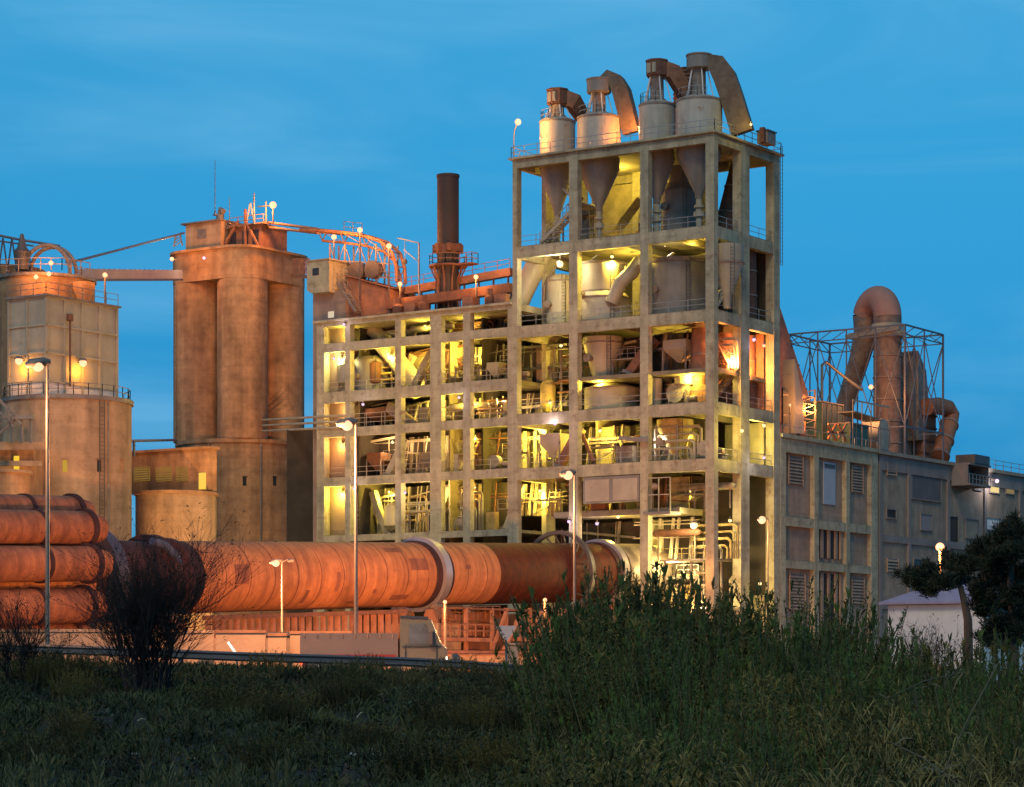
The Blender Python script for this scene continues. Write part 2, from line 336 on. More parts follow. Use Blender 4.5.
ves('vessel','tall round pipe vessel at the left of the third floor right bay','tank',657,3.4,28.7,[(.55,0),(.55,3)],steel_pale)
ves('vessel','dark lit cone hanging in the fourth floor right bay','hopper',675,4,23,[(.4,.8),(1.9,3.6),(1.9,4.4)],yellow_p,legs=1.4)
ves('vessel','pale funnel hanging in the side bay nearest the corner, second floor down','hopper',727,3,38.2,[(.4,0),(.5,1.4),(1.7,4.6),(1.7,6.4)],steel_pale)
def duct(name,label,pts,r,mt,sq=False,cat='duct',n=18,rings=True):
    p0=Vector(pts[0]); t=thing(name,label,cat,p0); MB().tube(pts,r,n,sq=sq).build('shell',mt,t)
    m=MB(); rr=r if not isinstance(r,(list,tuple)) else None
    for i in range(len(pts)-1):
        a,b_=Vector(pts[i]),Vector(pts[i+1]); k=max(1,int((b_-a).length/2.5))
        if k<2: continue
        for j in range(1,k):
            f=j/k; q=a.lerp(b_,f); ra=rr if rr else r[i]*(1-f)+r[i+1]*f; d=(b_-a).normalized()*.07
            m.tube([q-d,q+d],ra+.08,n,sq=sq)
    if m.v and rings: m.build('flange',steel_mid,t)
    return t
duct('inclined_duct','fat grey pipe leaning across the left bay of the second floor down',[W(514,313,b=4),W(524,290,b=4.5),W(538,262,b=5.5),W(545,250,b=6)],1.15,steel_pale)
duct('elbow_duct','thick cream elbow pipe beside the skirted drum, second floor middle bay',[W(612,303,b=2.4),W(620,283,b=2.6),W(632,272,b=3),W(639,262,b=4)],.75,steel_pale)
duct('inclined_duct','brown rust duct standing in the rear side bay, second floor down',[(-3,10.2,38),(-3,10,45.6)],2.1,rust)
duct('inclined_duct','tall rusty duct leaning in the rear side bay of the top floor',[(-4,9,46.4),(-3,10.6,54.6)],[1.2,.8],rust)
duct('inclined_duct','left one of the orange lit vertical ducts in the rear side bay, third floor',[(-4.2,8.8,28.7),(-4,9.2,36.6)],1.0,rust_pale)
duct('inclined_duct','right one of the orange lit vertical ducts in the rear side bay, third floor',[(-2.6,11.8,28.7),(-2.6,11.8,36.6)],.8,rust_pale)
duct('inclined_duct','orange lit duct behind the zigzag stairs in the front side bay, third floor',[(-4,4.4,28.7),(-3.6,4.2,36.6)],1.2,rust_pale)
duct('inclined_duct','long yellow lit chute slanting through the middle bay of the top floor',[W(609,242,b=9),W(640,200,b=11)],.45,yellow_p,sq=True)
duct('inclined_duct','thin diagonal chute in the fourth floor middle bay',[W(582,434,b=2.5),W(594,462,b=2.5)],.22,rust)
duct('inclined_duct','slanting trough crossing the fourth floor right bay',[W(660,464,b=3.4),W(676,436,b=4.4)],.3,steel_dark,sq=True)
duct('inclined_duct','pale box gallery hung outside the tower between fourth floor middle and right bays',[W(620,438,b=-.6),W(649,440,b=-.5)],.22,steel_grey,sq=True)
# ---- clutter machinery that fills a bay: each piece a thing of its own
MATN=[(steel_grey,'grey'),(steel_pale,'cream'),(steel_mid,'weathered'),(rust,'rusty'),(yellow_p,'yellow'),(green_p,'green')]
def mach(kind,x,y,z,s,where,rng,H):
    mt,cn=rng.choice(MATN[:5])
    if kind=='tank':
        t=thing('tank',f'{cn} upright tank on legs {where}','tank',(x,y,z)); r=.9*s; h=min(H*.72,3.6*s)
        MB().lathe((x,y,z+.5),[(.2,0),(r,.7*s),(r,h-.5),(r*.5,h)],20).build('shell',mt,t)
        for k in range(3):
            an=k*2.09; MB().bar((x+r*math.cos(an),y+r*math.sin(an),z),(x+r*math.cos(an),y+r*math.sin(an),z+1.3*s),.12).build('leg',steel_mid,t)
    elif kind=='cabinet':
        t=thing('cabinet',f'{cn} switch cabinet {where}','cabinet',(x,y,z)); w,d,h=1.6*s,.8,2.0
        MB().box(x-w/2,x+w/2,y-d/2,y+d/2,z+.1,z+h).build('body',mt,t)
        n=3
        for i in range(n): MB().box(x-w/2+.05+i*w/n,x-w/2+(i+1)*w/n-.03,y-d/2-.03,y-d/2-.003,z+.2,z+h-.1).build('door',mt,t)
        MB().box(x-w/2,x+w/2,y-d/2+.05,y+d/2-.05,z,z+.1).build('plinth',steel_dark,t)
    elif kind=='pipe rack':
        t=thing('pipe_rack',f'{cn} bent pipes on a rack {where}','pipes',(x,y,z)); m=MB()
        for i in range(4):
            zz=z+H*(.3+.16*i); o=.25*i; m.tube([(x-2.2*s,y+o,zz),(x+1.2*s+o,y+o,zz),(x+1.5*s+o,y+o,zz-.3),(x+1.5*s+o,y+o,z)],.11+.04*(i%2),8)
        m.build('pipe',mt,t); m=MB()
        for xx in (x-2*s,x): MB().bar((xx,y+.3,z),(xx,y+.3,z+H*.85),.16).build('stand',steel_mid,t)
    elif kind=='chute':
        t=thing('chute',f'{cn} slanting square chute {where}','chute',(x,y,z)); d=rng.choice((-1,1))
        MB().tube([(x-1.4*s*d,y,z+.1),(x+.2*d,y,z+H*.55),(x+1.2*s*d,y+.3,z+H-.5)],.42*s,sq=True).build('shell',mt,t)
        m=MB(); m.tube([(x-1.5*s*d,y,z+.02),(x-1.4*s*d,y,z+.3)],.55*s,sq=True); m.build('flange',steel_mid,t)
    elif kind=='hopper':
        t=thing('hopper',f'{cn} square hopper on four posts {where}','hopper',(x,y,z)); w=1.1*s; h=min(H*.8,3.2*s)
        m=MB(); m.tube([(x,y,z+h*.3),(x,y,z+h*.7),(x,y,z+h)],[.2,w,w],sq=True); m.build('shell',mt,t)
        for i in (-1,1):
            for j in (-1,1): MB().bar((x+i*w,y+j*w,z),(x+i*w,y+j*w,z+h*.75),.13).build('leg',steel_mid,t)
    elif kind=='fan':
        t=thing('fan',f'{cn} round fan casing with motor {where}','fan',(x,y,z)); r=.85*s
        MB().lathe((x,y-.4,z+r+.3),[(r*.4,-.1),(r*.4,0),(r,.02),(r,.8),(r*.5,.82)],20,axis=(0,1,0)).build('casing',mt,t)
        MB().lathe((x+r+.3,y,z+.7),[(.3,0),(.32,.1),(.32,.9),(.2,1)],12,axis=(1,0,0)).build('motor',steel_mid,t); MB().box(x-r,x+r+1.3,y-.5,y+.5,z,z+.3).build('base',steel_dark,t)
    elif kind=='gantry':
        t=thing('gantry',f'{cn} braced platform with handrail {where}','platform',(x,y,z)); w=1.7*s; h=H*.45
        MB().box(x-w,x+w,y-.6,y+.6,z+h-.12,z+h).build('deck',mt,t)
        m=MB()
        for i in (-1,1): m.bar((x+i*w,y-.5,z),(x+i*w,y-.5,z+h),.14)
        m.bar((x-w,y-.5,z),(x+w,y-.5,z+h-.2),.08); m.build('post',steel_mid,t)
        MB().rail([(x-w,y-.58,z+h),(x+w,y-.58,z+h)],1.0,1,.045).build('railing',rail_m,t)
    elif kind=='screw conveyor':
        t=thing('screw_conveyor',f'{cn} horizontal screw conveyor tube {where}','conveyor',(x,y,z)); zz=z+H*.62
        MB().lathe((x-2.1*s,y,zz),[(.2,-.3),(.38,0),(.38,4.2*s),(.2,4.2*s+.3)],14,axis=(1,0,0)).build('shell',mt,t)
        for xx in (x-1.8*s,x+1.8*s): MB().bar((xx,y,z),(xx,y,zz),.13).build('stand',steel_mid,t)
    return t
KINDS=['tank','cabinet','pipe rack','chute','hopper','fan','gantry','screw conveyor']
def clutter(x0,x1,y0,y1,z,H,where,seed,n=3,kinds=None):
    rng=random.Random(seed); ks=kinds or rng.sample(KINDS,n)
    for i,k in enumerate(ks):
        x=x0+(x1-x0)*((i+.5)/len(ks)+rng.uniform(-.06,.06)); y=rng.uniform(y0,y1)
        mach(k,x,y,z,min(1.2,(x1-x0)/len(ks)/2.1)*rng.uniform(.8,1.1),where,rng,H)
X=XIN
clutter(X[0][0],X[0][1],3,6,28.7,8,'in the left bay of the tower third floor',3,kinds=['tank','gantry','pipe rack'])
clutter(X[0][0],X[0][1],2,6,23,4.5,'in the left bay of the tower fourth floor',8,kinds=['pipe rack','hopper','chute'])
clutter(X[1][0],X[1][1],2,6,23,4.5,'in the middle bay of the tower fourth floor',9,kinds=['gantry','cabinet','screw conveyor'])
clutter(X[2][0],X[2][1],1.8,3.5,28.7,3,'under the mezzanine of the tower third floor, right bay',12,kinds=['fan','cabinet'])
clutter(X[2][0],X[2][1],2,5,32.3,4,'on the mezzanine of the tower third floor, right bay',13,kinds=['hopper','pipe rack'])
clutter(X[1][0]+3,X[1][1],2,5,32.3,4,'on the mezzanine of the tower third floor, middle bay',14,kinds=['gantry','chute'])
clutter(X[2][0],X[2][1],2,4,23,4.5,'in the right bay of the tower fourth floor',15,kinds=['pipe rack','fan'])
clutter(X[1][0],X[1][1],1.2,4,18.2,3.6,'above the kiln inlet of the tower, middle bay',16,kinds=['cabinet','pipe rack','screw conveyor'])
clutter(X[2][0],X[2][1],2,6,18.2,3.6,'on the platform above the bright ground floor of the tower',17,kinds=['gantry','screw conveyor'])
clutter(X[0][0],X[0][1],2,5,18.2,3.6,'beside the round lamp above the kiln gear ring',18,kinds=['gantry','tank'])
clutter(X[2][0],X[2][1],3,8,8,8,'in the bright ground floor, tower right bay',19,kinds=['gantry','hopper','pipe rack','tank'])
clutter(X[2][0],X[2][1],2,4,13,4.5,'high in the bright ground floor, tower right bay',21,kinds=['screw conveyor','pipe rack'])
clutter(X[1][0],X[1][1],8,10,12,5,'behind the kiln inlet in the tower middle bay',20,kinds=['pipe rack','gantry'])
clutter(X[0][0],X[0][1],6,9,46.4,8,'at the back of the tower top floor, left bay',22,kinds=['gantry'])
clutter(-14.5,-9,9,11,46.4,7,'in the yellow lit back of the tower top floor',23,kinds=['gantry','pipe rack'])
# platforms of the ground storey in the right bay
t=thing('access_platform','steel access platform with railings across the bright ground floor bay of the tower','platform',(-4,3,13))
MB().box(X[2][0]+.1,X[2][1]-.1,2.2,6,12.8,13).build('deck',steel_mid,t); MB().rail([(X[2][0],2.2,13),(X[2][1],2.2,13)],1.1,1.3,.05).build('railing',yellow_p,t)
MB().box(X[2][0]+.1,X[2][1]-.1,2.2,6,7.9,8).build('deck',steel_mid,t); MB().rail([(X[2][0],2.2,8),(X[2][1],2.2,8)],1.1,1.3,.05).build('railing',yellow_p,t)
m=MB()
for x in (X[2][0]+.6,-4,-1.6): m.bar((x,2.4,0),(x,2.4,12.8),.2)
m.build('post',steel_mid,t)
t=thing('cable_box','long pale sheet box hung on the front of the tower above the kiln','box',(X[1][0],.9,18.3))
MB().box(ab(582,-.3),ab(638,-.3),-.1,.9,18.9,21.6).build('body',steel_grey,t)
m=MB(); m.box(ab(584,-.3),ab(608,-.3),-.13,-.103,19.1,21.3); m.box(ab(612,-.3),ab(636,-.3),-.13,-.103,19.1,21.3); m.build('panel',steel_pale,t)
p0=W(648,512,b=-.8); t=thing('balcony_walkway','railed steel walkway projecting from the tower right bay above the bright ground floor','walkway',(-7,-.6,17.6))
MB().box(ab(644,-1),ab(671,-1),-1.2,.9,17.4,17.7).build('deck',steel_grey,t); MB().rail([(ab(648,-1),-1.15,17.7),(ab(671,-1),-1.15,17.7)],3.4,1.4,.09).build('railing',steel_pale,t)
# partition walls added in the bays: dark for unlit depth, cream for lit patches
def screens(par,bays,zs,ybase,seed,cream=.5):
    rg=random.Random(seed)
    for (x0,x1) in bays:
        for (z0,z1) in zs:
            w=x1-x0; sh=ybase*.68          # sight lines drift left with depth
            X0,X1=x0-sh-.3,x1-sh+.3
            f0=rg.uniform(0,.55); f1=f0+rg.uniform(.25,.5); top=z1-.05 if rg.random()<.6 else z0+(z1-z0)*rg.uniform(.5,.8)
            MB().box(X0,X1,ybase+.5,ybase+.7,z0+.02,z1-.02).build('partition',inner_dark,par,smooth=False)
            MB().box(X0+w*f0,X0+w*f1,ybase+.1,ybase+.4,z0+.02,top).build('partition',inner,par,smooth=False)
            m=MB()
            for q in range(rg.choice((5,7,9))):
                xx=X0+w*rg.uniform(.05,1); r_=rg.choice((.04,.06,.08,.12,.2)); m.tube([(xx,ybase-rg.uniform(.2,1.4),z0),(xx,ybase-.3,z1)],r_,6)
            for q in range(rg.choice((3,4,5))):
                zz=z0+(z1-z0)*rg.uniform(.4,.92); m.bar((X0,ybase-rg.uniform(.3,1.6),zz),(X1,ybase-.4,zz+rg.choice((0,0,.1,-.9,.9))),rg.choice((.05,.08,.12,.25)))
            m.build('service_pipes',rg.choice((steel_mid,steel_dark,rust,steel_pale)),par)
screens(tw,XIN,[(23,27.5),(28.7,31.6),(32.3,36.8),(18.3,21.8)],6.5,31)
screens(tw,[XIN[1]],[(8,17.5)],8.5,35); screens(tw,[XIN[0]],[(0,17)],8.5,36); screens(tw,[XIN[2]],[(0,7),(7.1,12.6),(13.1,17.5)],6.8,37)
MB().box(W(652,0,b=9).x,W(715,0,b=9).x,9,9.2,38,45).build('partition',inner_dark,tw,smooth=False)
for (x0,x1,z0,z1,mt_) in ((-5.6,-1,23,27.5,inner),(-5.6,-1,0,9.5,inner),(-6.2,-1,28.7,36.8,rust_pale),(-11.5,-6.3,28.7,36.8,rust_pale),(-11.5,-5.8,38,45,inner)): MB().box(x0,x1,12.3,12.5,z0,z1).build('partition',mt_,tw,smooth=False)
# ---- lamps of the tower
def tl(px,py,b,en,col,gl,label,r=.28,**k): return bulb_lamp(W(px,py,b=b),label,en,col,gl,r,**k)
tl(560,263,1.2,520,(1,.82,.45),lampY,'very bright yellow white floodlight in the tower left bay, second floor down',.55,off=(0,-.9,0))
tl(630,243,8,900,YEL,lampY,'yellow lamp glowing over the chute at the back of the tower top floor')
tl(613,170,9,500,YEL,lampY,'lamp above the yellow lit back wall of the tower top floor')
tl(612,256,3,1200,YEL,lampY,'lamp over the skirted cream drum in the tower second floor middle bay')
tl(632,262,8,500,YEL,lampY,'lamp at the back of the tower second floor middle bay')
tl(665,246,4,90,(1,.9,.6),lampY,'left of two pinpoint lamps above the big grey drum',.1); tl(695,243,4,260,YEL,lampY,'right of two pinpoint lamps above the big grey drum',.1)
tl(728,256,3.5,700,YEL,lampY,'lamp in the front side bay of the tower second floor')
tl(608,343,3,500,YEL,lampY,'lamp over the cream funnel on the tower third floor mezzanine'); tl(600,377,2.2,500,YEL,lampY,'lamp under the mezzanine in the tower third floor middle bay')
tl(690,372,2.2,450,YEL,lampY,'lamp under the mezzanine in the tower third floor right bay'); tl(670,345,9,300,YEL,lampY,'lamp on the mezzanine of the tower third floor right bay')
tl(561,345,5,160,YEL,lampY,'lamp in the dark left bay of the tower third floor'); tl(550,402,3,200,YEL,lampY,'low lamp in the left bay of the tower third floor')
tl(555,423,.3,50,(.9,.65,.8),lampW,'violet white lamp on the tower front at the fourth floor ceiling, left bay',.3,off=(0,-.9,0))
tl(540,430,5,600,YEL,lampY,'yellow lamp behind the machines of the tower fourth floor left bay'); tl(600,430,4,650,YEL,lampY,'yellow lamp in the tower fourth floor middle bay')
tl(657,436,3,150,(1,.9,.7),lampY,'small white lamp in the tower fourth floor right bay',.2); tl(690,430,7,350,YEL,lampY,'dim yellow lamp at the back of the tower fourth floor right bay')
tl(569,521,-.2,50,(.9,.65,.8),lampW,'violet lamp just above the kiln gear ring, on the tower column',.28,off=(0,-.9,0)); tl(597,523,2,90,(1,.7,.6),lampW,'pink violet lamp right of the tower column above the kiln',.28)
tl(618,516,1.2,160,YEL,lampY,'flat yellow lamp above the kiln inlet, tower middle bay',.3); tl(540,490,5,500,YEL,lampY,'yellow lamp over the kiln gear ring at the tower left bay back')
tl(598,490,6,400,YEL,lampY,'yellow lamp on the floor above the kiln inlet'); tl(690,490,7,250,YEL,lampY,'lamp on the platform level of the tower right bay')
tl(694,524,1.5,1100,(1,.76,.3),lampY,'brightest lamp of the tower ground floor, glowing beside the corner column',.6,off=(0,-.5,0)); tl(670,560,4,1200,(1,.7,.25),lampY,'strong yellow lamp low in the tower ground floor right bay',.4)
tl(695,572,-1,150,SODIUM,lampO,'small sodium lamp low in front of the tower ground floor, right bay',.22,off=(0,-.5,0))
tl(660,535,7,900,YEL,lampY,'lamp behind the pipe racks of the tower ground floor'); tl(760,583,9,130,YEL,lampY,'yellow lamp low behind the rear side bay of the tower')
tl(700,600,2,800,(1,.7,.25),lampY,'lowest lamp of the tower ground floor behind the bushes')
tl(733,355,4,1100,SODIUM,lampO,'sodium lamp over the zigzag stairs in the tower side bay'); tl(764,345,9,1300,SODIUM,lampO,'sodium lamp lighting the orange ducts in the rear side bay',off=(-1.8,.3,-2.2))
tl(754,339,8,30,(.7,.6,1),lampW,'violet white lamp on the rear side column of the tower',.3)
tl(764,425,9,420,(1,.75,.15),lampY,'yellow lamp filling the rear side bay of the tower fourth floor',off=(-1.2,0,-.8)); tl(764,457,7.6,30,(.9,.8,1),lampW,'white lamp at the floor of the rear side bay, tower fourth floor',.25)
tl(742,430,3,350,YEL,lampY,'lamp in the front side bay of the tower fourth floor')
tl(730,520,6,250,YEL,lampY,'lamp lighting the tall front side bay of the tower ground floor')
# ================================================================== WING (annex) left of the tower
wx0=-50.6
wg=thing('annex_building','long open concrete frame annex with five rows of lit openings left of the tower','building',(wx0,0,0))
WZ=40.5
cols=[(wx0,ab(324)),(ab(345),ab(350)),(ab(395),ab(401)),(ab(430),ab(441)),(ab(463),ab(470)),(ab(507.5),TW-.004)]
for x0,x1 in cols:
    MB().box(x0,x1,0,.8,0,WZ-.6).build('column',concrete,wg,smooth=False); MB().box(x0,x1,12.2,13,0,WZ-.6).build('column',concrete,wg,smooth=False)
rows=[(0,8.6),(9.4,15.9),(16.6,22.05),(23.0,27.5),(28.45,31.3),(32.5,36.95),(37.9,39.8)]
bz=[(8.6,9.4),(15.9,16.6),(22.05,23.0),(27.5,28.45),(31.3,32.5),(36.95,37.9)]
WB=[(cols[i][1],cols[i+1][0]) for i in range(5)]
for z0,z1 in bz:
    for x0,x1 in WB: MB().box(x0-.01,x1+.01,.05,.6,z0,z1).build('beam',concrete,wg,smooth=False)
    MB().box(wx0+.1,TW-.1,.62,12.1,z1-.35,z1-.03).build('floor_slab',slab_m,wg,smooth=False)
MB().box(wx0-.02,TW-.005,-.02,13,39.8,WZ-.25).build('roof_beam',concrete,wg,smooth=False)
MB().box(wx0-.3,TW-.005,-.35,13.3,WZ-.25,WZ).build('roof_slab',concrete,wg,smooth=False)
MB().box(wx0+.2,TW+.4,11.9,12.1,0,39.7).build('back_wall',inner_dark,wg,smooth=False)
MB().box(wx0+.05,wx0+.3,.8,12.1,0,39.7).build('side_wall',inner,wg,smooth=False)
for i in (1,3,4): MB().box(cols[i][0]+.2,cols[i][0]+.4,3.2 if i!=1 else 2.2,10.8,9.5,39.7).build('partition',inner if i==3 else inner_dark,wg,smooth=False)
m=MB()
for z in (23.0,28.45,32.5):
    for x0,x1 in WB: m.rail([(x0,.3,z),(x1,.3,z)],1.1 if z!=28.45 else 1.5,2,.05,bars=2 if z!=28.45 else 3)
m.build('railing',steel_pale,wg)
# bays: (bay index, row index, machines)
fn=['','','','fifth','fourth','third','second','top']
rown={6:'top',5:'second',4:'third',3:'fourth',2:'fifth'}; bayn=['first','second','third','fourth','fifth']
plan={(1,5):['tank','pipe rack','chute'],(2,5):['chute','gantry'],(3,5):['gantry'],(4,5):['hopper','gantry','fan'],(1,6):['screw conveyor'],(2,6):['screw conveyor'],(4,6):['tank'],(3,6):['pipe rack'],
 (1,4):['hopper','chute'],(2,4):['cabinet','fan'],(3,4):['screw conveyor'],(4,4):['pipe rack','cabinet'],(1,3):['hopper','gantry','chute'],(2,3):['hopper','tank'],(3,3):['cabinet','gantry'],(4,3):['fan','gantry'],
 (1,2):['chute','tank','pipe rack'],(2,2):['gantry','chute'],(3,2):['hopper','pipe rack'],(4,2):['cabinet','gantry','chute'],(0,3):['cabinet'],(0,2):['gantry'],(0,4):['pipe rack'],(0,5):['tank']}
for n,((b_,r_),ks) in enumerate(plan.items()):
    z0,z1=rows[r_]; x0,x1=WB[b_]
    clutter(x0+.3,x1-.3,2,4.5,z0,z1-z0,f'in the {bayn[b_]} annex bay from left, {rown[r_]} row',100+n,kinds=ks)
duct('inclined_duct','big cream pipe slanting down through the third bay of the annex second row',[W(381,342,b=3.5),W(412,378,b=3.5),W(420,393,b=3.5)],1.05,steel_pale)
duct('inclined_duct','fat pale pipe slanting through the annex top row, second bay',[W(372,330,b=4),W(392,346,b=4)],.8,steel_pale)
ves('vessel','round grey tank standing in the annex second row, second bay','tank',371,4,32.5,[(2.0,0),(2.0,3.6),(1.5,4.1)],steel_grey)
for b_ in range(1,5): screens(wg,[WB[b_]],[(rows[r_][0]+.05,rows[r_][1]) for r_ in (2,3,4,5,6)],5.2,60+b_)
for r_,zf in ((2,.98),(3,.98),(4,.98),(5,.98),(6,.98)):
    z0,z1=rows[r_]; x0,x1=WB[0]; zz=z1-.02 if r_==2 else z0+(z1-z0)*(.55+.07*r_); MB().box(x0-3.2,x0+.75,2.6,2.8,z0+.02,zz).build('partition',inner,wg,smooth=False); MB().box(x0-3.2,x0+1,2.9,3.1,z0+.02,z1-.02).build('partition',inner_dark,wg,smooth=False); q=MB(); q.box(x0-1.4,x0-.5,2.5,2.59,z0+.03,z0+2.0); q.build('door',steel_mid,wg); q=MB(); q.bar((x0-3,2.4,z0+2.6),(x0+.9,2.4,z0+2.4),.14); q.tube([(x0+.2,2.2,z0),(x0+.2,2.2,z1)],.1,8); q.build('service_pipes',steel_dark,wg); MB().box(x0+.9,x1-.2,3.4,3.6,z0+.02,z1-.02).build('partition',inner_dark,wg,smooth=False)  # dark wall above the cream panel imitates the unlit upper part
lp=[(0,6,120,YEL),(0,5,260,(.9,.8,.25)),(0,4,150,(1,.55,.15)),(0,3,220,(1,.45,.1)),(0,2,420,YEL),(1,6,200,YEL),(1,5,350,YEL),(2,6,120,YEL),(2,5,750,YEL),(3,6,130,YEL),(3,5,800,YEL),(4,6,60,YEL),(4,5,60,YEL),
 (1,4,300,(1,.6,.2)),(2,4,500,YEL),(3,4,500,YEL),(4,4,600,(1,.62,.2)),(1,3,350,(1,.6,.25)),(2,3,220,(1,.6,.25)),(3,3,350,YEL),(4,3,550,YEL),(1,2,600,YEL),(2,2,450,(1,.65,.25)),(3,2,160,YEL),(4,2,380,YEL)]
for i,(b_,r_,en,cl) in enumerate(lp):
    x0,x1=WB[b_]; z0,z1=rows[r_]; rg=random.Random(i); f=rg.uniform(.3,.7); y=rg.choice((2.2,3.6,4.2)) if b_ else 1.6
    bulb_lamp((x0+(x1-x0)*f,y,z1-.55),f'ceiling lamp in the {bayn[b_]} annex bay from left, {rown[r_]} row',en,cl,lampY,.17,off=(0,-.3,-.1))
for px,py,lb in ((334,358,'second row'),(344,324,'top row'),(363,404,'third row'),(459,397,'third row near the tower'),(354,488,'fifth row, second bay'),(405,492,'fifth row, third bay')):
    bulb_lamp(W(px,py,b=-.35),f'violet white lamp fixed on the annex front, {lb}',16,(.9,.7,.9),lampW,.24,off=(0,-.6,0),kind='wall_lamp')
# footbridge pipes left of the annex
t=thing('pipe_bridge','three parallel pipes bridging from the quadruple silo to the annex third row','pipes',W(290,428,b=2))
m=MB()
for dz in (0,.65,1.3): m.tube([W(262,431,b=12)+Vector((0,0,dz)),W(318,428.5,b=-.1)+Vector((0,0,dz)),W(345,427.5,b=-.1)+Vector((0,0,dz))],.13,8)
m.build('pipe',steel_pale,t)
# ================================================================== ON THE ANNEX ROOF
RZ=WZ+.01
p=W(448,302,b=5); p.z=RZ
t=thing('smokestack','dark rusty round smokestack with a ring platform rising from the annex roof','chimney',p)
zt=W(448,175,b=5).z; zr=W(448,266,b=5).z
MB().lathe(p,[(1.15,0),(1.2,.5),(1.2,(zt-p.z)-.3),(1.27,(zt-p.z)-.28),(1.27,zt-p.z),(1.05,zt-p.z),(1.05,zt-p.z-2)],32,capb=False,capt=False).build('shaft',mat('stack_steel',(.03,.022,.022),.7,.3,1,streak=.3),t)
m=MB()
for k in range(10):
    an=k*math.pi/5; c,s=math.cos(an),math.sin(an); m.bar((p.x+1.35*c,p.y+1.35*s,RZ),(p.x+1.3*c,p.y+1.3*s,zr-1.6),.18); m.bar((p.x+1.3*c,p.y+1.3*s,zr-1.6),(p.x+1.95*c,p.y+1.95*s,zr-.1),.16)
m.build('bracket',rust,t)
m=MB(); m.lathe((p.x,p.y,zr-.15),[(1.25,0),(2.1,0),(2.1,.18),(1.25,.18)],32,capb=False,capt=False); m.box(p.x+1.5,p.x+3.6,p.y-.6,p.y+.6,zr-.1,zr+.05); m.build('platform',rust,t)
MB().rail([(p.x+2.05*math.cos(a_),p.y+2.05*math.sin(a_),zr) for a_ in np.linspace(.3,6.0,15)],1.15,1,.06).rail([(p.x+2,p.y-.6,zr),(p.x+3.6,p.y-.6,zr),(p.x+3.6,p.y+.6,zr),(p.x+2,p.y+.6,zr)],1.15,1,.06).build('railing',rust_pale,t)
m=MB(); m.lathe((p.x,p.y,zr+1.3),[(1.3,0),(1.3,1.0)],20); 
for k in range(7): 
    an=k*.9; m.obox((p.x+1.45*math.cos(an),p.y+1.45*math.sin(an),zr+1.9),.5,.5,.9,an)
m.build('collar',rust,t)
# two long roof ducts / pipe trusses running to the tower
def truss(name,label,p,q,h,w,mt,chord=.13,n=None,cat='truss'):
    p=Vector(p); q=Vector(q); L=(q-p).length; n=n or max(2,int(L/max(h,1)/1.0)); d,u,_=MB().frame(p,q); up=Vector((0,0,h)); u=u*w
    t=thing(name,label,cat,p); m=MB()
    for o in (Vector(),u,up,u+up): m.bar(p+o,q+o,chord)
    m.build('chord',mt,t); m=MB()
    for i in range(n+1):
        c=p.lerp(q,i/n)
        m.bar(c,c+up,chord*.6); m.bar(c+u,c+u+up,chord*.6); m.bar(c+up,c+up+u,chord*.6); m.bar(c,c+u,chord*.6)
        if i<n:
            e=p.lerp(q,(i+1)/n); m.bar(c,e+up,chord*.5); m.bar(c+u+up,e+u,chord*.5)
    m.build('brace',mt,t); return t
t=thing('roof_duct','upper of two long rusty square ducts crossing the annex roof to the tower','duct',W(392,290,b=4)); 
pa,pb=W(390,294,b=6),W(512,272,b=6); MB().tube([pa,pb],.42,sq=True).build('shell',rust_pale,t); m=MB()
for f in np.linspace(.03,.97,9): c=pa.lerp(pb,f); m.bar(Vector((c.x,c.y,RZ)),c,.16)
m.build('leg',rust,t); m=MB(); m.rail([pa+Vector((0,-.4,.4)),pb+Vector((0,-.4,.4))],1.0,1.6,.06); m.build('railing',rust_pale,t)
t=thing('roof_duct','lower rusty square duct lying just above the annex roof edge','duct',W(392,290,b=2)); 
pa,pb=W(388,305,b=3),W(512,288,b=3); MB().tube([pa,pb],.5,sq=True).build('shell',rust,t); m=MB()
for f in np.linspace(.03,.97,7): c=pa.lerp(pb,f); m.bar(Vector((c.x,c.y,RZ)),c,.2)
m.build('leg',rust,t)
for i,(px,py) in enumerate(((398,300),(412,303),(424,299),(470,298),(490,296),(502,295))):
    c=W(px,py,b=1.6); c.z=RZ; rg=random.Random(i+50)
    nm=['round drum','squat box','pair of valves','small fan box','low pipe elbow','grey crate'][i]
    t=thing('roof_unit',f'small rusty {nm} standing on the annex roof edge, number {["leftmost","second from left","just left of the smokestack","just right of the smokestack","second from the tower","nearest the tower"][i]}'.replace(', number',','),'equipment',c)
    if i%2: MB().box(c.x-.7,c.x+.7,c.y-.5,c.y+.5,c.z+.1,c.z+1.2).build('body',rust_pale,t); MB().box(c.x-.6,c.x+.6,c.y-.4,c.y+.4,c.z,c.z+.1).build('base',steel_dark,t)
    else: MB().lathe(c,[(.6,0),(.6,1),(.3,1.3),(.3,1.9)],14).build('body',rust,t); MB().lathe(c,[(.75,.0),(.75,.12)],14).build('base',steel_dark,t)
